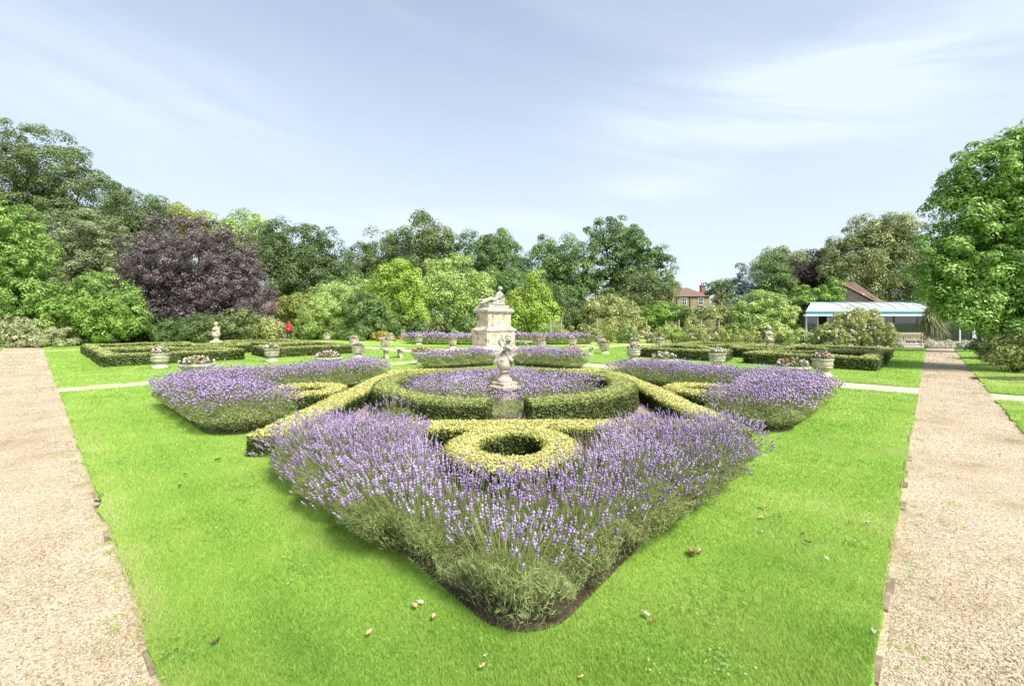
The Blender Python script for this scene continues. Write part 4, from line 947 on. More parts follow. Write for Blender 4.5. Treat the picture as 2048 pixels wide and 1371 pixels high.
# ------------------------------------------------------------------ trees and shrubs
MATS = {
 'oak':   leaf_mat('olive_leaf', [(.022, .034, .012), (.055, .078, .026), (.10, .13, .046), (.17, .20, .085)], gain=2.3),
 'silver':leaf_mat('silver_green_leaf', [(.04, .055, .024), (.10, .125, .055), (.18, .21, .105), (.28, .31, .18)], gain=2.0),
 'dark':  leaf_mat('dark_green_leaf', [(.016, .027, .010), (.040, .064, .020), (.080, .115, .038), (.145, .185, .07)], gain=2.3),
 'green': leaf_mat('mid_green_leaf', [(.022, .042, .012), (.060, .100, .028), (.110, .165, .050), (.18, .245, .09)], gain=2.1),
 'fresh': leaf_mat('fresh_green_leaf', [(.045, .08, .018), (.115, .19, .04), (.19, .29, .068), (.30, .39, .13)], gain=1.75),
 'vivid': leaf_mat('vivid_green_leaf', [(.036, .075, .012), (.092, .165, .026), (.16, .25, .045), (.26, .34, .095)], gain=1.85),
 'lime':  leaf_mat('lime_leaf', [(.06, .10, .015), (.15, .22, .032), (.245, .33, .055), (.36, .44, .12)], gain=1.8),
 'yellow':leaf_mat('yellow_green_leaf', [(.07, .085, .018), (.155, .185, .045), (.25, .28, .075), (.36, .38, .14)], gain=1.6),
 'pale':  leaf_mat('pale_green_leaf', [(.055, .085, .022), (.13, .18, .048), (.22, .285, .085), (.34, .40, .17)], gain=2.3),
 'purple':leaf_mat('copper_leaf', [(.020, .014, .014), (.055, .040, .041), (.105, .080, .082), (.19, .155, .158)], gain=2.0, transl=.15, spec=.5, rough=.45),
 'dkpurple':leaf_mat('dark_copper_leaf', [(.016, .012, .010), (.038, .028, .024), (.07, .05, .045), (.11, .085, .07)], gain=1.7, transl=.15),
 'cream': leaf_mat('chestnut_leaf', [(.030, .040, .014), (.072, .096, .032), (.165, .185, .072), (.31, .315, .155)], gain=2.3),
 'blue':  leaf_mat('blue_needle', [(.06, .075, .075), (.14, .17, .175), (.23, .265, .275), (.34, .37, .38)], gain=1.6, transl=.1),
 'rose':  leaf_mat('rose_leaf', [(.045, .055, .02), (.12, .138, .045), (.22, .235, .085), (.34, .345, .16)], gain=2.2),
 'variegated': leaf_mat('variegated_leaf', [(.07, .09, .03), (.17, .20, .08), (.30, .31, .17), (.48, .47, .32)], gain=1.75),
 'big':   leaf_mat('glossy_green_leaf', [(.030, .066, .012), (.070, .138, .024), (.135, .215, .042), (.24, .32, .09)], gain=2.3, transl=.3, rough=.42, spec=.45),
 'bigpale': leaf_mat('light_green_leaf', [(.05, .085, .018), (.12, .17, .035), (.20, .26, .06), (.31, .36, .11)], gain=1.7, transl=.3, rough=.45),
 'sword': leaf_mat('sword_leaf', [(.05, .06, .025), (.12, .14, .055), (.22, .235, .115), (.33, .33, .19)], gain=1.6, transl=.15),
 'golden':leaf_mat('golden_shrub_leaf', [(.25, .18, .03), (.42, .33, .06), (.56, .45, .10), (.40, .42, .10)]),
 'whitebloom': leaf_mat('white_rose_petal', [(.62, .55, .50), (.72, .68, .64), (.74, .72, .68), (.70, .50, .50)], transl=.15),
 'pinkbloom': leaf_mat('pink_rose_petal', [(.60, .40, .40), (.68, .54, .52), (.72, .66, .62), (.70, .64, .58)], transl=.15),
 'redbloom': leaf_mat('red_bedding_petal', [(.5, .04, .05), (.62, .08, .08), (.66, .16, .12)], transl=.15),
 'cottage': leaf_mat('silver_shrub_leaf', [(.22, .22, .15), (.38, .37, .28), (.52, .50, .41), (.62, .60, .52)], gain=1.28),
}
def sph(n):
    return unit(rng.normal(size=(n, 3)))
def crown(E, cr, L, W, cover=1.25, fill=.25, per=1.0, airy=0., back=.4, layer=0., jitter=.5, minz=.05, k0=1.0):
    """leaf clumps spread over and inside the ellipsoids E; returns leaf quads, tints and clump centres"""
    E = np.asarray(E, float); area = (E[:, 3] * E[:, 4] + E[:, 3] * E[:, 5] + E[:, 4] * E[:, 5]) * 4.19
    n = int(area.sum() / (3.14 * cr * cr) * cover)
    k = rng.choice(len(E), n, p=area / area.sum()); d = sph(n)
    keep = (d[:, 1] < .35) | (rng.random(n) < back); k, d = k[keep], d[keep]; n = len(k)
    wob = 1 + .13 * np.sin(d[:, 0] * 5.1 + k * 1.7) * np.sin(d[:, 2] * 4.3 + k) + .10 * np.sin(d[:, 1] * 7 + d[:, 2] * 6 + k * 2.2)
    s = np.where(rng.random(n) < fill, rng.uniform(.3, .85, n), rng.uniform(.84, 1.06, n)) * wob
    c = E[k, :3] + E[k, 3:] * d * s[:, None]
    ok = c[:, 2] > minz
    for j in range(len(E)):                                  # nothing deep inside a neighbour
        q = np.linalg.norm((c - E[j, :3]) / E[j, 3:], axis=1); ok &= (q > .45) | (k == j)
    if airy: ok &= rng.random(n) > airy * (1 + .5 * fnoise(c[:, [0, 2]], cr * 3, 1))
    c, d = c[ok], d[ok]; n = len(c)
    if n == 0: return None
    r = cr * rng.uniform(.6, 1.35, n); m = max(5, int(per * 4 * cr * cr / (L * W * .5)))
    idx = np.repeat(np.arange(n), m); nn = len(idx)
    u = sph(nn) + d[idx] * .55 + np.array([0, 0, .35]); u = unit(u)
    rad = r[idx] * np.where(rng.random(nn) < .25, rng.uniform(.3, .8, nn), rng.uniform(.8, 1.08, nn))
    sc = np.array([1, 1, 1 - layer])
    pos = c[idx] + u * rad[:, None] * sc
    nr = u * 1.0 + np.array([0, 0, .22 + layer]) + sph(nn) * jitter * .85
    ct = rng.normal(size=n) * .11
    ti = .50 + ct[idx] + .15 * rng.normal(size=nn) + .09 * (rad / r[idx] - .7)
    m_ = pos[:, 2] > minz * .4
    pos, nr, ti = pos[m_], nr[m_], ti[m_]
    V, F = leaf_quads(pos, nr, L, W, .12)
    return V, F, np.repeat(ti, 4), c
def px_lobes(lobes, Y, dep=.85):
    E = []
    for i, (cx, cy, rx, ry) in enumerate(lobes):
        x, z = XZ(cx, cy, Y); s = Y / FPX
        E.append((x, Y + random.uniform(-.25, .25) * rx * s, z, rx * s, min(rx, ry) * s * dep + .15 * rx * s, ry * s))
    return E
def plant(name, label, cat, lobes, Y, mat, leaf=(.2, .13), cr=.6, cover=1.7, fill=.38, per=.6, airy=0., trunk=None, group=None, bloom=None, layer=0., stems=False, part=None, limbs=10, jitter=.5, back=.75):
    E = px_lobes(lobes, Y); L, W = leaf
    res = crown(E, cr, L, W, cover, fill, per, airy, layer=layer, jitter=jitter, back=back)
    V, F, ti, cl = res
    cx = np.mean([e[0] for e in E]); bx = cx if trunk is None else (trunk[0] - 1024) / FPX * Y
    root = thing(name, (bx, Y, 0), label, cat, group); base = (bx, Y, 0)
    np_mesh(part or ('crown' if trunk else 'foliage'), V, F, MATS[mat], root, ti, base=base)
    mb = MB()
    if trunk:
        tw = trunk[1]; zt = max(e[2] for e in E); zm = np.mean([e[2] for e in E])
        P = [(bx, Y, -.05), (bx + random.gauss(0, .1), Y, zm * .45), (bx * .5 + cx * .5, Y + .1, zm * .8), (cx + random.gauss(0, .3), Y, zm * .6 + zt * .45)]
        mb.tube(P, [tw * 1.25, tw, tw * .7, tw * .25], 9)
        for i in rng.choice(len(cl), min(limbs, len(cl)), replace=False):
            t = random.uniform(.35, 1.0); a = Vector(P[1]).lerp(Vector(P[2]), t); b = Vector(cl[i]); mid = a.lerp(b, .5) + Vector((0, 0, (b - a).length * .10))
            mb.tube([a, mid, b], [tw * .42, tw * .25, tw * .07], 6)
        mb.build('trunk', bark, root, base=base)
    elif stems:
        for i in rng.choice(len(cl), min(9, len(cl)), replace=False):
            b = Vector(cl[i]); a = Vector((bx + random.gauss(0, .15), Y + random.gauss(0, .1), 0)); mid = a.lerp(b, .55) + Vector((0, 0, .15))
            mb.tube([a, mid, b], [.035, .025, .008], 5)
        mb.build('stems', twig, root, base=base)
    if bloom:
        bm, nb, br = bloom; d = sph(nb); d[:, 1] = -np.abs(d[:, 1]); k = rng.integers(0, len(E), nb); EA = np.array(E)
        c = EA[k, :3] + EA[k, 3:] * d * 1.06; c[:, 2] = np.maximum(c[:, 2], .2); m = 9
        idx = np.repeat(np.arange(len(c)), m); u = sph(len(idx))
        VB, FB = leaf_quads(c[idx] + u * br * .6, u, br * 1.1, br, .1)
        tag(np_mesh('blossoms', VB, FB, MATS[bm], root, np.repeat(rng.random(len(c))[idx] * .7 + .3 * rng.random(len(idx)), 4), base=base), kind='stuff')
    return root

TG, SG = 'trees round the garden', 'shrubs along the far border'
def T(label, lobes, Y, mat, trunk, **k):
    kw = dict(leaf=(.0040 * Y, .0027 * Y), cr=.0165 * Y, group=TG, per=.80, cover=1.7, fill=.42); kw.update(k)
    return plant(kw.pop('name', 'broadleaf_tree'), label, 'tree', lobes, Y, mat, trunk=trunk, **kw)
# left side
T('tallest olive green tree with an open top at the far left', [(95, 325, 80, 55), (20, 375, 60, 70), (165, 400, 62, 62), (60, 445, 100, 70), (150, 470, 85, 60), (205, 520, 42, 60), (90, 540, 110, 70), (-60, 480, 90, 110)], 47, 'oak', (95, .5), airy=.22, fill=.35, limbs=22)
T('grey green layered tree in front of the tallest tree at far left', [(170, 470, 70, 45), (205, 530, 45, 50), (125, 520, 75, 55), (190, 590, 55, 55), (120, 600, 75, 60), (60, 560, 50, 70)], 41, 'silver', (150, .35), layer=.35, per=.7)
T('bright fresh green tree cut by the left edge of the picture', [(20, 455, 45, 45), (55, 500, 38, 50), (5, 530, 70, 70), (45, 585, 48, 50), (10, 620, 50, 40)], 30, 'fresh', (15, .16), leaf=(.16, .09), cr=.36, limbs=16)
T('dark green tree rising between the tallest tree and the purple tree', [(270, 430, 48, 48), (300, 440, 28, 35), (245, 470, 40, 60), (270, 510, 60, 60)], 58, 'dark', (270, .4))
T('yellow green treetop peeping above the purple tree', [(370, 440, 34, 34), (350, 470, 40, 40), (395, 470, 35, 35)], 64, 'yellow', (370, .3))
T('tree with loose yellow green top behind the right of the purple tree', [(490, 470, 40, 42), (470, 500, 45, 50), (530, 490, 40, 45), (440, 470, 30, 35)], 60, 'pale', (490, .35), airy=.15)
T('large dark green dome of a tree right of the purple tree', [(580, 515, 72, 62), (635, 525, 50, 60), (545, 560, 60, 70), (625, 580, 72, 62), (675, 565, 32, 50), (570, 620, 70, 45), (655, 620, 50, 40)], 54, 'dark', (590, .5), per=.72)
T('big round purple leaved tree on the left', [(385, 515, 95, 78), (320, 535, 62, 62), (455, 540, 68, 70), (400, 590, 120, 62), (300, 595, 62, 52), (495, 600, 56, 52), (430, 635, 85, 38), (340, 630, 70, 36)], 38, 'purple', (395, .38), name='copper_tree', leaf=(.13, .09), cr=.40, per=.75, cover=1.35, jitter=.75, limbs=20)
# middle
T('dull green twin topped tree left of the round dark tree', [(765, 505, 45, 35), (735, 540, 36, 42), (790, 525, 32, 40), (760, 560, 50, 35)], 66, 'oak', (762, .35), airy=.15)
T('tall rounded dark tree rising over the lime coloured tree', [(858, 485, 48, 42), (835, 520, 35, 42), (888, 520, 32, 42), (860, 550, 55, 40)], 62, 'oak', (858, .4), per=.75)
T('green tree with pointed top directly behind the monument', [(985, 500, 48, 40), (950, 520, 34, 40), (1015, 540, 38, 48), (970, 560, 55, 45)], 61, 'green', (985, .4))
T('broad green tree on the right of the monument', [(1110, 515, 48, 42), (1080, 550, 45, 45), (1150, 550, 44, 50), (1115, 590, 62, 42)], 58, 'green', (1110, .4), airy=.1, limbs=16)
T('open crowned spreading tree with visible limbs, nearest the distant house', [(1232, 465, 48, 30), (1215, 500, 38, 28), (1262, 500, 42, 30), (1300, 525, 44, 30), (1200, 545, 34, 34), (1318, 565, 34, 36), (1270, 560, 44, 28), (1225, 585, 50, 26)], 57, 'green', (1222, .36), airy=.18, layer=.3, cr=.8, limbs=34)
T('smaller dull tree directly left of the distant house', [(1300, 585, 44, 34), (1275, 605, 36, 20), (1325, 605, 26, 20)], 53, 'oak', (1300, .25))
T('bright lime green tree behind the yellow shrub', [(795, 560, 46, 34), (760, 595, 36, 34), (828, 585, 30, 34), (800, 610, 52, 38), (780, 645, 46, 24), (835, 630, 26, 30)], 43, 'lime', (800, .2), per=.7, limbs=14)
T('soft olive green tree between the lime tree and the monument', [(900, 558, 48, 38), (945, 580, 38, 36), (885, 600, 44, 42), (925, 625, 48, 36), (965, 620, 26, 34)], 46, 'pale', (910, .22), per=.7)
T('bright yellow green maple right beside the monument', [(1068, 615, 42, 34), (1092, 635, 24, 28), (1048, 640, 32, 28), (1075, 580, 24, 34)], 42, 'lime', (1072, .18), per=.72, limbs=14)
T('slim yellow leaved tree just behind the right edge of the monument', [(1035, 615, 18, 34), (1030, 650, 20, 26)], 44, 'yellow', (1034, .1))
T('hazy green tree in the gap behind the monument top', [(1020, 575, 40, 34), (1040, 600, 30, 36)], 52, 'green', (1022, .2), airy=.1)
# right side
T('great cream tinted chestnut tree behind the pavilion', [(1770, 462, 62, 34), (1735, 500, 66, 38), (1815, 500, 40, 44), (1700, 535, 52, 44), (1770, 540, 66, 44), (1725, 585, 56, 36), (1800, 580, 56, 40), (1830, 540, 34, 44)], 58, 'cream', (1765, .55), per=.7, limbs=20)
T('pale rounded tree far behind the blue spruce', [(1575, 535, 54, 32), (1535, 560, 40, 40), (1615, 545, 36, 34), (1580, 580, 64, 36)], 68, 'silver', (1575, .35))
T('dark purplish tree squeezed left of the great chestnut', [(1635, 540, 34, 38), (1620, 575, 38, 34), (1665, 565, 26, 40)], 62, 'dkpurple', (1635, .35))
T('pointed mid green tree in front of the pale rounded tree', [(1548, 535, 20, 28), (1545, 565, 32, 32), (1550, 595, 42, 30)], 60, 'green', (1547, .25), layer=.3)
T('dark cedar left of the blue spruce', [(1450, 562, 20, 14), (1442, 580, 28, 16), (1460, 598, 34, 18)], 62, 'dark', (1452, .25), layer=.5, airy=.15)
T('light green young tree between the pavilion and the big right tree', [(1893, 600, 36, 30), (1915, 575, 34, 36), (1890, 582, 30, 22), (1938, 612, 30, 30), (1965, 635, 34, 26)], 24, 'bigpale', (1962, .07), leaf=(.15, .08), cr=.34, group=TG)
E = [(0, 0, 0)]
sp = T('blue grey spruce beside the dark cedar', [(1483, 533, 4, 9), (1483, 545, 9, 7), (1483, 557, 14, 8), (1483, 570, 19, 9), (1484, 584, 24, 9), (1484, 598, 27, 10), (1484, 612, 30, 10)], 58, 'blue', (1483, .2), name='spruce_tree', layer=.5, cr=.5, leaf=(.25, .12), per=.8)
T('large leaved vivid green tree leaning in from the right edge', [(2045, 300, 58, 58), (1958, 352, 62, 52), (2070, 380, 70, 80), (1948, 418, 62, 58), (2030, 460, 80, 70), (1925, 500, 74, 54), (1990, 545, 84, 56), (2060, 560, 70, 70), (1912, 562, 64, 40), (1965, 605, 76, 38), (2045, 625, 66, 44), (2110, 460, 60, 150), (1935, 625, 50, 26), (2000, 645, 50, 24)], 15, 'big', (2052, .16), leaf=(.125, .05), cr=.30, cover=2.0, per=.95, fill=.40, limbs=26, layer=.25, jitter=.5)

def Sh(label, lobes, Y, mat, **k):
    kw = dict(leaf=(.0042 * Y, .0027 * Y), cr=.0115 * Y, group=SG, per=.85, stems=True); kw.update(k)
    return plant(kw.pop('name', 'shrub'), label, kw.pop('cat', 'shrub'), lobes, Y, mat, **kw)
Sh('big bright green shrub in front, left of the purple tree', [(150, 635, 70, 36), (85, 650, 42, 28), (215, 640, 52, 34), (140, 665, 80, 22)], 31, 'vivid', leaf=(.17, .09))
Sh('taller fresh green shrub rising behind the bright green one at left', [(190, 585, 60, 34), (150, 605, 40, 34), (235, 605, 40, 30), (255, 640, 40, 30)], 34, 'fresh', leaf=(.17, .09))
Sh('low pale flowering shrub at the left end of the path', [(45, 662, 52, 24), (100, 675, 38, 18), (-10, 670, 40, 26), (60, 682, 60, 12)], 28.8, 'variegated', leaf=(.10, .06), cr=.25)
Sh('dark shrub in shade at the foot of the grey green tree', [(40, 640, 70, 40), (110, 640, 50, 36), (-40, 640, 60, 60)], 36, 'dark')
Sh('dark evergreen in the shade left under the purple tree', [(280, 655, 44, 34), (250, 640, 36, 40), (315, 665, 40, 24)], 36, 'dark')
Sh('dark feathery shrub behind the left putto', [(365, 668, 44, 18), (390, 660, 40, 24), (345, 672, 30, 14)], 33, 'dark', leaf=(.16, .05))
Sh('dull shrub in the shade right of the left putto', [(455, 668, 32, 16), (480, 655, 34, 30), (440, 660, 24, 22)], 35, 'oak')
Sh('white flowering shrub left of the person in red', [(520, 660, 36, 26), (540, 668, 24, 18), (500, 672, 26, 14)], 37, 'rose', bloom=('whitebloom', 46, .07))
Sh('small white flower bush touching the person in red', [(562, 668, 10, 14), (555, 676, 16, 9)], 38.6, 'variegated', bloom=('whitebloom', 14, .12))
Sh('cream leaved climber on the old brick wall', [(600, 625, 30, 28), (625, 610, 30, 22), (590, 605, 26, 10), (620, 645, 30, 26)], 44.6, 'yellow')
Sh('low pale shrub at the right of the person in red', [(606, 672, 24, 13), (635, 668, 24, 18), (590, 677, 22, 9)], 40.3, 'pale')
Sh('broad pale green shrub with arching shoots right of the brick wall', [(655, 628, 42, 40), (640, 655, 44, 28), (690, 640, 32, 40), (675, 600, 30, 24), (665, 668, 40, 16)], 40, 'pale', leaf=(.14, .07))
Sh('light green tall shrub behind the arching pale shrub', [(700, 590, 34, 26), (650, 592, 32, 18), (735, 590, 30, 28)], 45, 'pale')
Sh('dense dark laurel behind the urns left of the lime tree', [(735, 625, 36, 34), (710, 655, 34, 22), (765, 650, 28, 28), (745, 668, 44, 14)], 39.5, 'green', leaf=(.17, .09))
Sh('golden yellow shrub beside the distant urn', [(765, 673, 16, 8), (752, 678, 12, 5), (778, 676, 10, 7)], 37, 'golden', stems=False, leaf=(.13, .08), cr=.2)
Sh('dark undergrowth shrub below the lime tree', [(815, 660, 34, 22), (790, 668, 24, 12), (845, 665, 26, 18)], 41, 'dark')
Sh('small dark round shrub between the cypress and the monument', [(935, 655, 20, 24), (925, 668, 24, 12), (948, 668, 18, 12)], 40, 'green')
Sh('low fresh green plants at the foot of the cypress', [(912, 672, 16, 8), (925, 676, 14, 6)], 37.5, 'fresh', stems=False, cr=.25)
Sh('dark hollow shrub below the yellow green maple', [(1090, 668, 30, 18), (1060, 668, 20, 18), (1105, 655, 16, 22)], 44.5, 'dark')
Sh('dark ivy covered shrub right of the yellow green maple', [(1145, 630, 34, 30), (1125, 650, 26, 26), (1170, 650, 28, 24)], 43, 'dark')
Sh('wide arching rose arbour shrub below the spreading tree', [(1215, 618, 44, 22), (1190, 635, 30, 22), (1250, 632, 34, 24), (1220, 650, 50, 20)], 41, 'rose', bloom=('pinkbloom', 22, .08))
Sh('vivid green flat topped shrub below the distant house', [(1335, 630, 46, 17), (1300, 640, 40, 22), (1375, 638, 32, 19), (1340, 655, 50, 20), (1318, 612, 20, 8)], 42, 'vivid', layer=.4)
Sh('climbing rose bush with pale pink flowers beside the palm like tree', [(1418, 640, 30, 20), (1400, 650, 26, 22), (1440, 652, 30, 26), (1430, 626, 18, 10)], 37, 'rose', bloom=('pinkbloom', 60, .09))
Sh('olive shrub filling the space left of the pink climbing rose', [(1385, 634, 26, 14), (1378, 648, 22, 22)], 40, 'oak')
Sh('big pale green mounded shrub left of the pavilion', [(1530, 618, 46, 28), (1500, 640, 36, 30), (1565, 640, 36, 32), (1535, 660, 56, 22), (1515, 605, 28, 16)], 35, 'pale', leaf=(.15, .075), layer=.2)
Sh('green shrub between the palm like tree and the pale mounded shrub', [(1470, 610, 20, 22), (1462, 640, 24, 26)], 41, 'green')
Sh('bright green vine sprawling over the left end of the pavilion roof', [(1632, 588, 34, 18), (1660, 578, 20, 16), (1610, 605, 26, 18), (1650, 596, 26, 10)], 37, 'vivid', name='vine', cat='vine', layer=.3)
Sh('huge white flowering rose bush in front of the pavilion', [(1712, 664, 56, 26), (1735, 642, 30, 20), (1690, 650, 30, 22), (1665, 672, 34, 20), (1755, 668, 30, 22), (1712, 630, 14, 14)], 27.5, 'rose', leaf=(.11, .06), cr=.28, bloom=('whitebloom', 150, .095))
Sh('dark dense bush at the foot of the big right tree, nearest the pavilion', [(1978, 690, 30, 24), (1962, 704, 24, 14), (2000, 680, 34, 28)], 19.5, 'dark', leaf=(.10, .06), cr=.24)
Sh('loose leafy bush at the right edge under the big tree', [(2032, 700, 34, 30), (2055, 680, 36, 44), (2010, 712, 26, 18)], 14.5, 'rose', leaf=(.10, .045), cr=.22, airy=.2)
Sh('low dark bush between the two bushes under the big right tree', [(2005, 712, 26, 14), (1985, 706, 20, 14)], 16.8, 'oak', leaf=(.09, .045), cr=.2)
RGp = 'rose bushes in the right border'
for px, top, w, Y, mt, lab, bl in [
    (1105, 646, 22, 37, 'pale', 'pale rose bush growing through the trellis nearest the monument', None), (1135, 656, 22, 37.5, 'rose', 'rose bush just right of the trellis near the monument', ('pinkbloom', 8, .08)),
    (1072, 664, 16, 40, 'rose', 'small rose bush left of the trellis near the monument', None),
    (1175, 654, 26, 36.5, 'rose', 'rose bush with a few pink flowers above the distant red urn', ('pinkbloom', 16, .08)), (1205, 644, 22, 38.5, 'yellow', 'yellowish rose bush below the arching arbour', ('pinkbloom', 12, .08)),
    (1240, 640, 30, 35, 'rose', 'round green rose bush behind the two overlapping urns', None), (1262, 660, 24, 33.5, 'green', 'low dark rose bush right behind the overlapping urns', ('pinkbloom', 8, .08)), (1218, 668, 16, 37, 'yellow', 'small straw coloured bush left of the round green rose bush', None),
    (1300, 656, 28, 34, 'rose', 'pale pink rose bush behind the distant urn of white flowers', ('pinkbloom', 26, .085)), (1345, 655, 22, 34.5, 'pale', 'pale rose bush at the post under the vivid green shrub', None), (1362, 668, 18, 33.5, 'lime', 'soft light green grassy bush at the far path end', None),
    (1392, 654, 28, 32, 'rose', 'rose bush with pink blooms behind the gap of the right box hedges', ('pinkbloom', 24, .08)), (1432, 660, 26, 31.5, 'rose', 'pink rose bush left of two posts', ('pinkbloom', 18, .08)), (1465, 662, 18, 31, 'yellow', 'thin rose bush just right of two posts', None),
    (1500, 662, 24, 30.5, 'rose', 'rose bush left of the right putto statue', None), (1562, 660, 22, 29, 'rose', 'rose bush immediately right of the right putto statue', None), (1597, 664, 22, 28.6, 'pale', 'pale bush farther right of the right putto statue', None), (1630, 662, 20, 28.3, 'rose', 'rose bush at the left foot of the huge white rose bush', ('whitebloom', 6, .08))]:
    yb = H0 + 1477 / Y - 3; h = (yb - top)
    plant('rose_bush', lab, 'rose bush', [(px, top + h * .35, w * .8, h * .38), (px - w * .4, top + h * .6, w * .6, h * .4), (px + w * .4, top + h * .65, w * .6, h * .38)], Y, mt, leaf=(.12, .07), cr=.30, cover=1.2, per=.6, airy=.12, group=RGp, bloom=bl, stems=True)
LGp = 'silver shrubs before the pavilion'
for i, (px, w, lab) in enumerate([(1793, 14, 'silver white low shrub left of the wooden bench'), (1868, 22, 'silver white low shrub directly right of the wooden bench'), (1905, 22, 'middle silver white low shrub right of the wooden bench'), (1932, 18, 'silver white low shrub farthest right along the pavilion')]):
    plant('silver_shrub', lab, 'shrub', [(px, 690, w, 7), (px - w * .4, 692, w * .5, 5), (px + w * .5, 692, w * .5, 5)], 27.6, 'cottage', leaf=(.07, .045), cr=.15, per=.7, group=LGp)
# cypress
plant('cypress_tree', 'slim clipped cone shaped cypress left of the monument', 'tree', [(895, 668, 7.5, 8), (895, 658, 7, 9), (895, 646, 6, 9), (895, 634, 4.5, 9), (895, 622, 3, 8), (895, 614, 1.6, 6)], 38.5, 'dark', leaf=(.15, .08), cr=.25, per=.9, trunk=(895, .08), limbs=4)
# sword leaved plants
def swords(c, n, L, up=.35, droop=.5, wd=.05):
    d = sph(n); d[:, 2] += up; d = unit(d); L_ = L * rng.uniform(.7, 1.1, n)
    side = unit(np.cross(d, np.array([0, 0, 1.]) + .01)); V = []; k = 5
    for i in range(k):
        t = i / (k - 1); p = c + d * (L_ * t)[:, None]; p = p - np.array([0, 0, 1]) * (droop * L_ * t * t * (1 - .5 * d[:, 2]))[:, None]
        wdt = wd * (1 - t) ** .7 + .002; V += [p - side * wdt, p + side * wdt]
    V = np.stack(V, 1); F = []
    i0 = np.arange(n) * (2 * k)
    for i in range(k - 1): F.append(np.stack([i0 + 2 * i, i0 + 2 * i + 1, i0 + 2 * i + 3, i0 + 2 * i + 2], 1))
    return V.reshape(-1, 3), np.concatenate(F), np.repeat(rng.random(n), 2 * k)
def sword_plant(name, label, px, Y, heads, trunk, L, n, wd, skirt=None, mat='sword'):
    x = (px - 1024) / FPX * Y; r = thing(name, (x, Y, 0), label, 'palm like tree' if trunk else 'plant'); VV = []; FF = []; TT = []; o = 0
    for hx, hy in heads:
        X, Z = XZ(hx, hy, Y); V, F, t = swords(np.array([X, Y, Z]), n, L, wd=wd); VV.append(V); FF.append(F + o); TT.append(t); o += len(V)
        if skirt:
            V, F, t = swords(np.array([X, Y, Z - .25]), n, L * .8, up=-.45, droop=.9, wd=wd); VV.append(V); FF.append(F + o); TT.append(t * .4); o += len(V)
    np_mesh('sword_leaves', np.concatenate(VV), np.concatenate(FF), MATS[mat], r, np.concatenate(TT), base=(x, Y, 0))
    if trunk:
        m = MB()
        for hx, hy in heads:
            X, Z = XZ(hx, hy, Y); m.tube([(x, Y, -.05), (x, Y, Z * .5), (X, Y, Z)], [trunk * 1.15, trunk, trunk * .8], 10)
        m.build('trunk', noise_mat('fibrous_trunk', [(.3, (.20, .15, .10)), (.7, (.38, .31, .22))], scale=14, rough=.95), r, base=(x, Y, 0))
sword_plant('cordyline_tree', 'shaggy palm like tree standing beside the distant house', 1440, 39, [(1443, 598), (1432, 606)], .16, 1.25, 170, .035, True)
sword_plant('cordyline_tree', 'palm like tree with a thick trunk in front of the pavilion', 1866, 30.3, [(1866, 638), (1856, 630), (1878, 642), (1864, 624)], .26, .88, 230, .03, True)
sword_plant('yucca', 'spiky sword leaved plant behind the far left lavender', 868, 38.2, [(860, 652), (878, 650), (868, 662)], None, 1.15, 120, .035)
# ferny saplings, stakes, red flowers
Sh('dark ferny shrub below the laurel, left of the golden shrub', [(712, 676, 16, 8), (725, 668, 10, 14), (700, 670, 8, 14)], 37.6, 'green', leaf=(.22, .06), cr=.3)
for px, lab in ((803.5, 'pale wooden stake, left of a pair below the lime tree'), (807.5, 'pale wooden stake, right of a pair below the lime tree')):
    x = (px - 1024) / FPX * 37; m = MB(); m.tube([(0, 0, -.05), (.01, 0, .75), (.0, 0, 1.0)], [.05, .045, .04], 7)
    o = m.build('stake', wood); o.location = (x, 37, 0); tag(o, lab, 'stake', 'stakes of a young tree')
plant('red_flower_clump', 'clump of bright red flowers at the foot of the two stakes', 'flowers', [(807, 676, 10, 3)], 36.4, 'rose', leaf=(.1, .06), cr=.14, bloom=('redbloom', 26, .07))
# far belt of woodland closing the horizon
E = []
for i in range(46):
    x = -112 + i * 5.0 + random.gauss(0, 1); h = random.uniform(3.0, 5.2) * (1.0 if abs(x - 32) > 7 else .55)
    E.append((x, 88 + random.gauss(0, 3), h * .5, 4.5, 2.5, h))
V, F, ti, _ = crown(E, 1.2, .5, .35, 1.2, .1, .5)
tag(np_mesh('far_woodland', V, F, MATS['oak'], None, ti), 'far belt of woodland beyond the garden', 'woodland', kind='stuff')

# ------------------------------------------------------------------ rose posts and trellis
def posts(label, pts, Y, name='trellis', top=None, lattice=False, group='posts and trellises of the rose border'):
    xs = [(p[0] - 1024) / FPX * Y for p in pts]; c = np.mean(xs); r = thing(name, (c, Y, 0), label, 'trellis' if len(pts) > 1 else 'post', group)
    for x, p in zip(xs, pts):
        z = XZ(0, p[1], Y)[1]; m = MB(); m.box((x, Y, z / 2 - .02), (.085, .085, z + .04)); m.box((x, Y, z + .017), (.11, .11, .03), taper=.6); m.build('post', wood, r, base=(c, Y, 0))
    if lattice:
        z1 = XZ(0, max(p[1] for p in pts), Y)[1]; z0 = .35; m = MB(); w_ = xs[-1] - xs[0]
        for k in range(-int((z1 - z0) / .25), int(w_ / .25) + 1):
            for sg in (1, -1):
                x0 = xs[0] + k * .25 if sg > 0 else xs[-1] - k * .25; P = []
                for t in np.linspace(0, z1 - z0, 12):
                    x = x0 + sg * t
                    if xs[0] <= x <= xs[-1]: P.append((x, Y + .015 * sg, z0 + t))
                if len(P) > 1: m.tube([P[0], P[-1]], [.014, .014], 4)
        m.build('lattice', wood, r, base=(c, Y, 0))
posts('wooden lattice trellis between two posts right of the monument', [(1102, 640), (1123, 640)], 36.2, lattice=True)
posts('single pale post below the rose arbour', [(1194, 638)], 37.6, 'wooden_post')
posts('thin white post right of the round green rose bush', [(1293, 640)], 35, 'wooden_post')
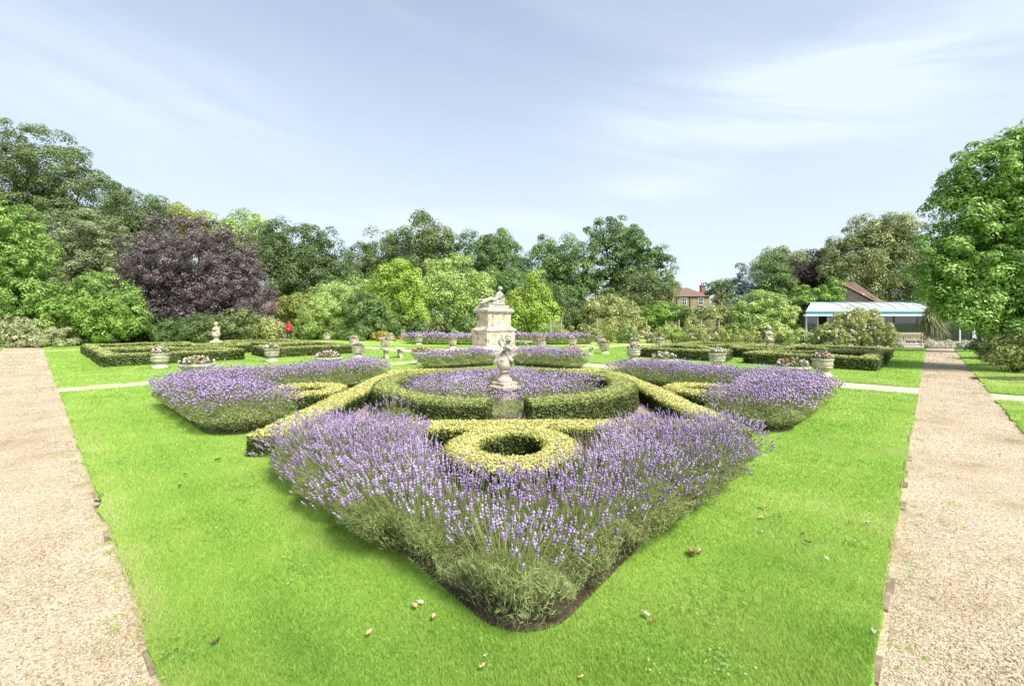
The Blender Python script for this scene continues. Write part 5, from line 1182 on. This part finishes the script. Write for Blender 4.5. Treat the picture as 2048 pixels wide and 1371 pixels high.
posts('lattice between two pale posts before the vivid green shrub', [(1332, 642), (1358, 640)], 35.2, lattice=True)
posts('lattice between two weathered posts in the pink roses', [(1403, 640), (1438, 642)], 33.2, lattice=True)
posts('pair of weathered posts inside the huge white rose bush', [(1672, 645), (1717, 640)], 27.0)

# ------------------------------------------------------------------ old wall, pavilion, houses
wallm = brick_mat('old_pale_brick', (.40, .30, .18), (.48, .36, .22), (.34, .28, .2), 2.0)
wr = thing('brick_wall', (0, 47.5, 0), 'long old garden wall of pale brick behind the border', 'wall')
m = MB(); m.box((6, 47.5, 1.1), (66, .35, 2.2)); m.build('wall', wallm, wr, base=(0, 47.5, 0))
m = MB(); m.box((6, 47.5, 2.235), (66.1, .46, .07)); m.build('coping', stone_grey, wr, base=(0, 47.5, 0))
w2 = thing('garden_shelter', (-22.4, 45.2, 0), 'ruined pale brick shelter with a dark timber post, behind the person in red', 'shelter')
m = MB(); m.box((-22.3, 45.3, 1.75), (3.2, .35, 3.5)); m.box((-20.5, 45.2, 1.35), (.5, .45, 2.7)); m.build('wall', wallm, w2, base=(-22.4, 45.2, 0))
m = MB(); m.add([(-25.2, 43.9, 2.75), (-22.9, 43.9, 2.75), (-22.9, 45.6, 3.75), (-25.2, 45.6, 3.75), (-25.2, 43.9, 2.65), (-22.9, 43.9, 2.65), (-22.9, 45.6, 3.65), (-25.2, 45.6, 3.65)], [(0, 1, 2, 3), (7, 6, 5, 4), (0, 4, 5, 1), (1, 5, 6, 2), (2, 6, 7, 3), (3, 7, 4, 0)])
tile = noise_mat('roof_tile', [(.3, (.12, .075, .055)), (.5, (.19, .12, .09)), (.7, (.27, .185, .14))], scale=6, rough=.9, bump=.5, bscale=18, bdist=.04)
m.build('roof', tile, w2, base=(-22.4, 45.2, 0))
m = MB(); m.box((-23.0, 43.8, 1.3), (.22, .22, 2.6)); m.build('timber_post', wood_dark, w2, base=(-22.4, 45.2, 0))
m = MB(); m.box((-23.0, 43.8, 2.50), (.62, .2, .2)); m.build('timber_beam', wood_dark, w2, base=(-22.4, 45.2, 0))

# glass pavilion
PX0, PX1, PY = 22.0, 31.4, 33.6
pv = thing('glass_pavilion', (27, PY, 0), 'low glass pavilion with a white curved roof and teal gutter on the right', 'pavilion'); pb = (27, PY, 0)
roofm = noise_mat('white_glazing', [(.30, (.16, .21, .22)), (.37, (.40, .52, .53)), (.7, (.50, .61, .62))], scale=1.9, rough=.25, spec=.6, detail=5)
teal = plain('teal_paint', (.045, .20, .215), .4); frame = plain('pale_blue_frame', (.45, .54, .56), .4); framed = plain('dark_frame', (.05, .055, .055), .4)
def strip(rows, name, mat):                 # rows of (x0, x1, y, z)
    V = []; F = []
    for a, b, y, z in rows: V += [(a, y, z), (b, y, z)]
    for i in range(len(rows) - 1): F.append((2 * i, 2 * i + 1, 2 * i + 3, 2 * i + 2))
    mm = MB().add(V, F); o = mm.build(name, mat, pv, base=pb)
    s = o.modifiers.new('s', 'SOLIDIFY'); s.thickness = .06; s.offset = -1; return o
prof = [(33.55, 2.38, 0), (33.7, 2.58, .15), (34.0, 2.80, .5), (34.5, 2.98, 1.0), (35.2, 3.12, 1.5), (36.2, 3.20, 2.0)]
strip([(PX0 + .1 + h * .9, PX1, y, z) for y, z, h in prof], 'roof', roofm)
m = MB()
for k in range(1, 9):
    x = PX0 + 2.0 + k * .98
    if x > PX1 - .1: break
    m.tube([(x, y - .015, z + .015) for y, z, h in prof], [.022] * len(prof), 4)
m.build('glazing_bar', plain('grey_glazing_bar', (.22, .27, .28), .5), pv, base=pb)
m = MB(); m.box(((PX0 + PX1) / 2, 33.50, 2.27), (PX1 - PX0, .12, .20)); m.build('teal_band', teal, pv, base=pb)
m = MB(); m.box(((PX0 + PX1) / 2 - .05, 33.44, 2.10), (PX1 - PX0 + .2, .26, .13)); m.box(((PX0 + PX1) / 2, 33.5, 2.42), (PX1 - PX0, .09, .08)); m.build('gutter', white_paint, pv, base=pb)
gm, nt, out = nodes('pavilion_glass')
tr = N(nt, 'ShaderNodeBsdfTransparent'); tr.inputs[0].default_value = (.55, .58, .56, 1); gl = N(nt, 'ShaderNodeBsdfGlossy'); gl.inputs['Roughness'].default_value = .03
mx = N(nt, 'ShaderNodeMixShader'); mx.inputs[0].default_value = .15
nt.links.new(tr.outputs[0], mx.inputs[1]); nt.links.new(gl.outputs[0], mx.inputs[2]); nt.links.new(mx.outputs[0], out.inputs[0])
xs = [22.35, 23.2, 24.0, 24.8, 25.6, 27.2, 29.0, 30.8, 32.6, 34.0, 35.6]
for i, (a, b) in enumerate(zip(xs[:-1], xs[1:])):
    if i in (1, 3): continue                 # folding doors standing open
    m = MB(); m.box(((a + b) / 2, 34.0, 1.06), (b - a - .06, .02, 2.0)); m.build('glass_pane', gm, pv, base=pb)
for i, x in enumerate(xs):
    m = MB(); m.box((x, 34.0, 1.05), (.10 if i < 5 or i > 7 else .05, .10, 2.1)); m.build('mullion', frame if i < 5 or i > 7 else framed, pv, base=pb)
m = MB(); m.box((29, 34.0, 2.09), (13.4, .12, .06)); m.build('head_rail', frame, pv, base=pb)
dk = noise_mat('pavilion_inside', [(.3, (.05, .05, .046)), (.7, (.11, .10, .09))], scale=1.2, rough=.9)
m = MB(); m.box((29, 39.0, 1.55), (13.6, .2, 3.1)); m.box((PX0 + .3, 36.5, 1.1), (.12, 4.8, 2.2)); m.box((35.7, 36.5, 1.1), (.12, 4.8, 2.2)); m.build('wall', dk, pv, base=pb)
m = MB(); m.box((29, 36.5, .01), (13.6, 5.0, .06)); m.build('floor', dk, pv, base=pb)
m = MB(); m.box((33.5, 36.2, 2.22), (4.4, 5.2, .14)); m.box((28, 37.7, 3.10), (6.4, 3.0, .08)); m.build('flat_roof', frame, pv, base=pb)
m = MB(); m.box((35.2, 33.94, 1.1), (.55, .03, 1.5)); m.build('white_notice_panel', white_paint, pv, base=pb)
# wicker chairs and a table before the glass
wick = noise_mat('wicker', [(.3, (.30, .25, .14)), (.7, (.50, .44, .28))], scale=30, rough=.8)
def chair(x, y, rz, label, proto=[None]):
    if proto[0] is None:
        r = thing('wicker_chair', (x, y, 0), label, 'chair', 'wicker chairs at the pavilion', rz)
        MB().lathe([(.25, .40), (.26, .43), (.25, .46)], 18).build('seat', wick, r, True)
        m = MB(); n = 14; V = []; F = []
        for i in range(n + 1):
            a = R(-20 + 220 * i / n); h = .66 + .26 * math.sin(max(0, math.pi * i / n)) ** 1.2
            V += [(.26 * math.cos(a), .26 * math.sin(a), .44), (.30 * math.cos(a), .30 * math.sin(a), h), (.27 * math.cos(a), .27 * math.sin(a), h), (.23 * math.cos(a), .23 * math.sin(a), .44)]
        for i in range(n):
            for q in range(4): F.append((i * 4 + q, i * 4 + (q + 1) % 4, i * 4 + 4 + (q + 1) % 4, i * 4 + 4 + q))
        m.add(V, F); m.build('backrest', wick, r)
        for a in (45, 135, 225, 315):
            l = MB(); l.tube([(.2 * math.cos(R(a)), .2 * math.sin(R(a)), .41), (.23 * math.cos(R(a)), .23 * math.sin(R(a)), 0)], [.018, .014], 6); l.build('leg', wick, r)
        proto[0] = r
    else:
        r = copy_tree(proto[0]); r.location = (x, y, 0); r.rotation_euler = (0, 0, rz); r['label'] = label
chair(26.6, 32.6, R(20), 'wicker chair at the pavilion, leftmost, beside the white rose bush'); chair(27.6, 32.9, R(-30), 'wicker chair at the pavilion directly behind the left end of the wooden bench'); chair(29.9, 32.6, R(160), 'wicker chair at the pavilion near the thick trunked palm like tree')
tb = thing('cafe_table', (28.7, 32.5, 0), 'pale slatted cafe table behind the wooden bench', 'table')
m = MB()
for k in range(7): m.box((0, -.36 + k * .12, .73), (1.3, .10, .03))
m.build('tabletop', white_paint, tb)
for sx in (-.5, .5):
    l = MB(); l.tube([(sx, -.33, 0), (sx, .3, .715)], [.018] * 2, 6); l.tube([(sx, .33, 0), (sx, -.3, .715)], [.018] * 2, 6); l.build('leg', white_paint, tb)
t2 = thing('cafe_table', (21.9, 32.2, 0), 'small pale cafe table left of the open pavilion doors', 'table')
MB().lathe([(.45, .71), (.45, .74)], 20).build('tabletop', white_paint, t2); m = MB(); m.tube([(0, 0, .03), (0, 0, .715)], [.03, .03], 8); m.lathe([(.25, 0), (.22, .03)], 16); m.build('leg', white_paint, t2)
# wooden park bench
wb = G(1826, 693.5); r = thing('park_bench', (*wb, 0), 'weathered wooden slatted bench facing the garden in front of the pavilion', 'bench', rz=R(180))
W_ = 1.62
m = MB()
for k in range(4): m.box((0, -.16 + k * .11, .43), (W_, .09, .025))
m.build('seat', wood, r)
m = MB(); m.box((0, -.26, .88), (W_, .045, .09)); m.box((0, -.235, .50), (W_, .04, .07))
for k in range(15): m.box((-W_ / 2 + .08 + k * (W_ - .16) / 14, -.245, .68), (.05, .022, .32))
m.build('backrest', wood, r)
for sx in (-1, 1):
    m = MB(); m.box((sx * (W_ / 2 - .03), .02, .64), (.06, .56, .04)); m.build('armrest', wood, r)
    for y, h in ((-.24, .92), (.24, .64)):
        m = MB(); m.box((sx * (W_ / 2 - .03), y, h / 2), (.065, .065, h)); m.build('leg', wood, r)
# paved strip before the pavilion
tag(MB().box((28, 31.2, -.02), (18, 5.6, .03)).build('forecourt_paving', noise_mat('forecourt', [(.3, (.42, .36, .30)), (.7, (.56, .50, .43))], scale=4)), kind='structure')

# brick gabled building behind the pavilion
bt = brick_mat('brown_brick', (.38, .26, .19), (.47, .34, .25), (.52, .45, .37), 1.35, 0)
gx, gy = 33.0, 46.0
gb = thing('brick_building', (gx, gy, 0), 'brown brick gabled building with tiled roof behind the pavilion', 'building', rz=R(-45))   # local +y runs back along the ridge
hw_, ez, rz_, ln = 3.3, 3.45, 5.8, 14
m = MB(); V = [(-hw_, 0, 0), (hw_, 0, 0), (hw_, 0, ez), (0, 0, rz_), (-hw_, 0, ez)]; V += [(x, ln, z) for x, y, z in V]
m.add(V, [(0, 1, 2, 3, 4), (9, 8, 7, 6, 5), (1, 6, 7, 2), (0, 4, 9, 5)]); m.build('wall', bt, gb)
m = MB()
for s in (-1, 1):
    a = (s * (hw_ + .25), ez - .10); b = (0, rz_ + .06)
    V = [(a[0], -.12, a[1] + .03), (b[0], -.12, b[1]), (b[0], ln, b[1]), (a[0], ln, a[1] + .03)]; V += [(x, y, z + .12) for x, y, z in V]
    m.add(V, [(3, 2, 1, 0), (4, 5, 6, 7), (0, 1, 5, 4), (1, 2, 6, 5), (2, 3, 7, 6), (3, 0, 4, 7)])
m.build('roof', tile, gb)
m = MB(); m.add([(hw_ * .35, 3.2, 4.7), (hw_ * .35, 5.2, 4.7), (hw_ * .35, 4.2, 5.9), (hw_ * .95, 3.2, 4.0), (hw_ * .95, 5.2, 4.0), (.3, 4.2, 5.9)], [(0, 3, 4, 1), (0, 2, 3), (1, 4, 2), (3, 2, 4), (0, 5, 2), (1, 2, 5)]); m.build('dormer', tile, gb)
m = MB(); m.box((hw_ * .72, .6, ez + .75), (.12, .5, .5)); m.build('skylight', white_paint, gb)

# distant houses
hb = brick_mat('yellow_brick', (.38, .30, .16), (.44, .35, .20), (.40, .35, .26), 3.0)
redb = plain('red_brick_chimney', (.30, .15, .10), .9); glass_d = plain('window_glass', (.06, .07, .08), .1, spec=.7)
def house(label, x0, x1, Y, eave, ridge, dep, hip_r, chim, wins, pipes=()):
    c = (x0 + x1) / 2; r = thing('brick_house', (c, Y, 0), label, 'house', 'houses beyond the garden'); b = (c, Y, 0)
    m = MB(); m.box((c, Y + dep / 2, eave / 2), (x1 - x0, dep, eave)); m.build('wall', hb, r, base=b)
    m = MB(); e = .25; h = dep / 2; xr = x1 - (h * .55 if hip_r else -e)
    V = [(x0 - e, Y - e, eave - .05), (x1 + e, Y - e, eave - .05), (x1 + e, Y + dep + e, eave - .05), (x0 - e, Y + dep + e, eave - .05), (x0 - e, Y + h, ridge), (xr, Y + h, ridge)]
    m.add(V, [(0, 1, 5, 4), (1, 2, 5), (2, 3, 4, 5), (3, 0, 4), (3, 2, 1, 0)]); rf = m.build('roof', tile, r, base=b)
    for cx, cw, z1 in chim:
        m = MB(); m.box((cx, Y + h, (z1 + ridge) / 2 - .8), (cw, .8, z1 - ridge + 1.6)); m.box((cx, Y + h, z1), (cw + .16, .96, .16))
        for k in range(max(2, int(cw / .35))): m.lathe([(.13, z1 + .08), (.11, z1 + .5), (.13, z1 + .55)], 8, (cx - cw / 2 + .2 + k * (cw - .4) / max(1, int(cw / .35) - 1), Y + h, 0))
        o = m.build('chimney', redb, rf, base=b)
    for wx, wz in wins:
        m = MB(); m.box((wx, Y - .03, wz), (.86, .1, 1.3)); f_ = m.build('window', white_paint, r, base=b)
        m = MB()
        for sx in (-1, 1):
            for k in range(2): m.box((wx + sx * .19, Y - .085, wz - .3 + .6 * k), (.30, .02, .50))
        m.build('pane', glass_d, f_, base=b)
        m = MB(); m.box((wx, Y - .08, wz - .70), (1.0, .18, .09)); m.build('sill', stone_pale, f_, base=b)
    for x in pipes:
        m = MB(); m.tube([(x, Y - .1, 0), (x, Y - .1, eave - .1)], [.06, .06], 6); m.build('drainpipe', framed, r, base=b)
house('yellow brick house with red roof and two sash windows, seen right of the spreading tree', 27.9, 34.4, 78, 6.0, 7.75, 8, True, [(29.9, 1.7, 8.35), (34.9, .75, 8.1)], [(30.0, 5.1), (32.9, 5.1)], [28.7, 31.0])
house('house mostly hidden behind the spreading tree, red roof showing through the leaves', 17.5, 27.5, 79, 5.7, 7.6, 8, False, [(20.5, 1.2, 8.4)], [(22.5, 4.6), (25.0, 4.2)])
# a bird in the sky beside the house
bx, bz = XZ(1412, 566.5, 60); bd = thing('flying_bird', (bx, 60, bz), 'small dark bird flying left of the cedar', 'bird')
m = MB(); m.ell((0, 0, 0), (.20, .07, .07)); m.ell((-.2, 0, .03), (.07, .05, .05)); m.cap((.18, 0, 0), (.34, 0, .0), .04, .02); m.cap((-.26, 0, .03), (-.30, 0, .025), .015, .005, 6)
m.add([(-.08, 0, .05), (.1, 0, .05), (.16, -.42, .16), (-.02, -.40, .17), (-.08, 0, .03), (.1, 0, .03), (.16, -.42, .15), (-.02, -.40, .155)], [(0, 1, 2, 3), (7, 6, 5, 4), (0, 3, 7, 4), (1, 5, 6, 2), (3, 2, 6, 7), (0, 4, 5, 1)])
m.add([(-.08, 0, .05), (.1, 0, .05), (.16, .42, .16), (-.02, .40, .17), (-.08, 0, .03), (.1, 0, .03), (.16, .42, .15), (-.02, .40, .155)], [(3, 2, 1, 0), (4, 5, 6, 7), (4, 7, 3, 0), (2, 6, 5, 1), (7, 6, 2, 3), (1, 5, 4, 0)])
m.sculpt('body', plain('dark_feather', (.05, .05, .055), .8), .018, bd, smooth=1)
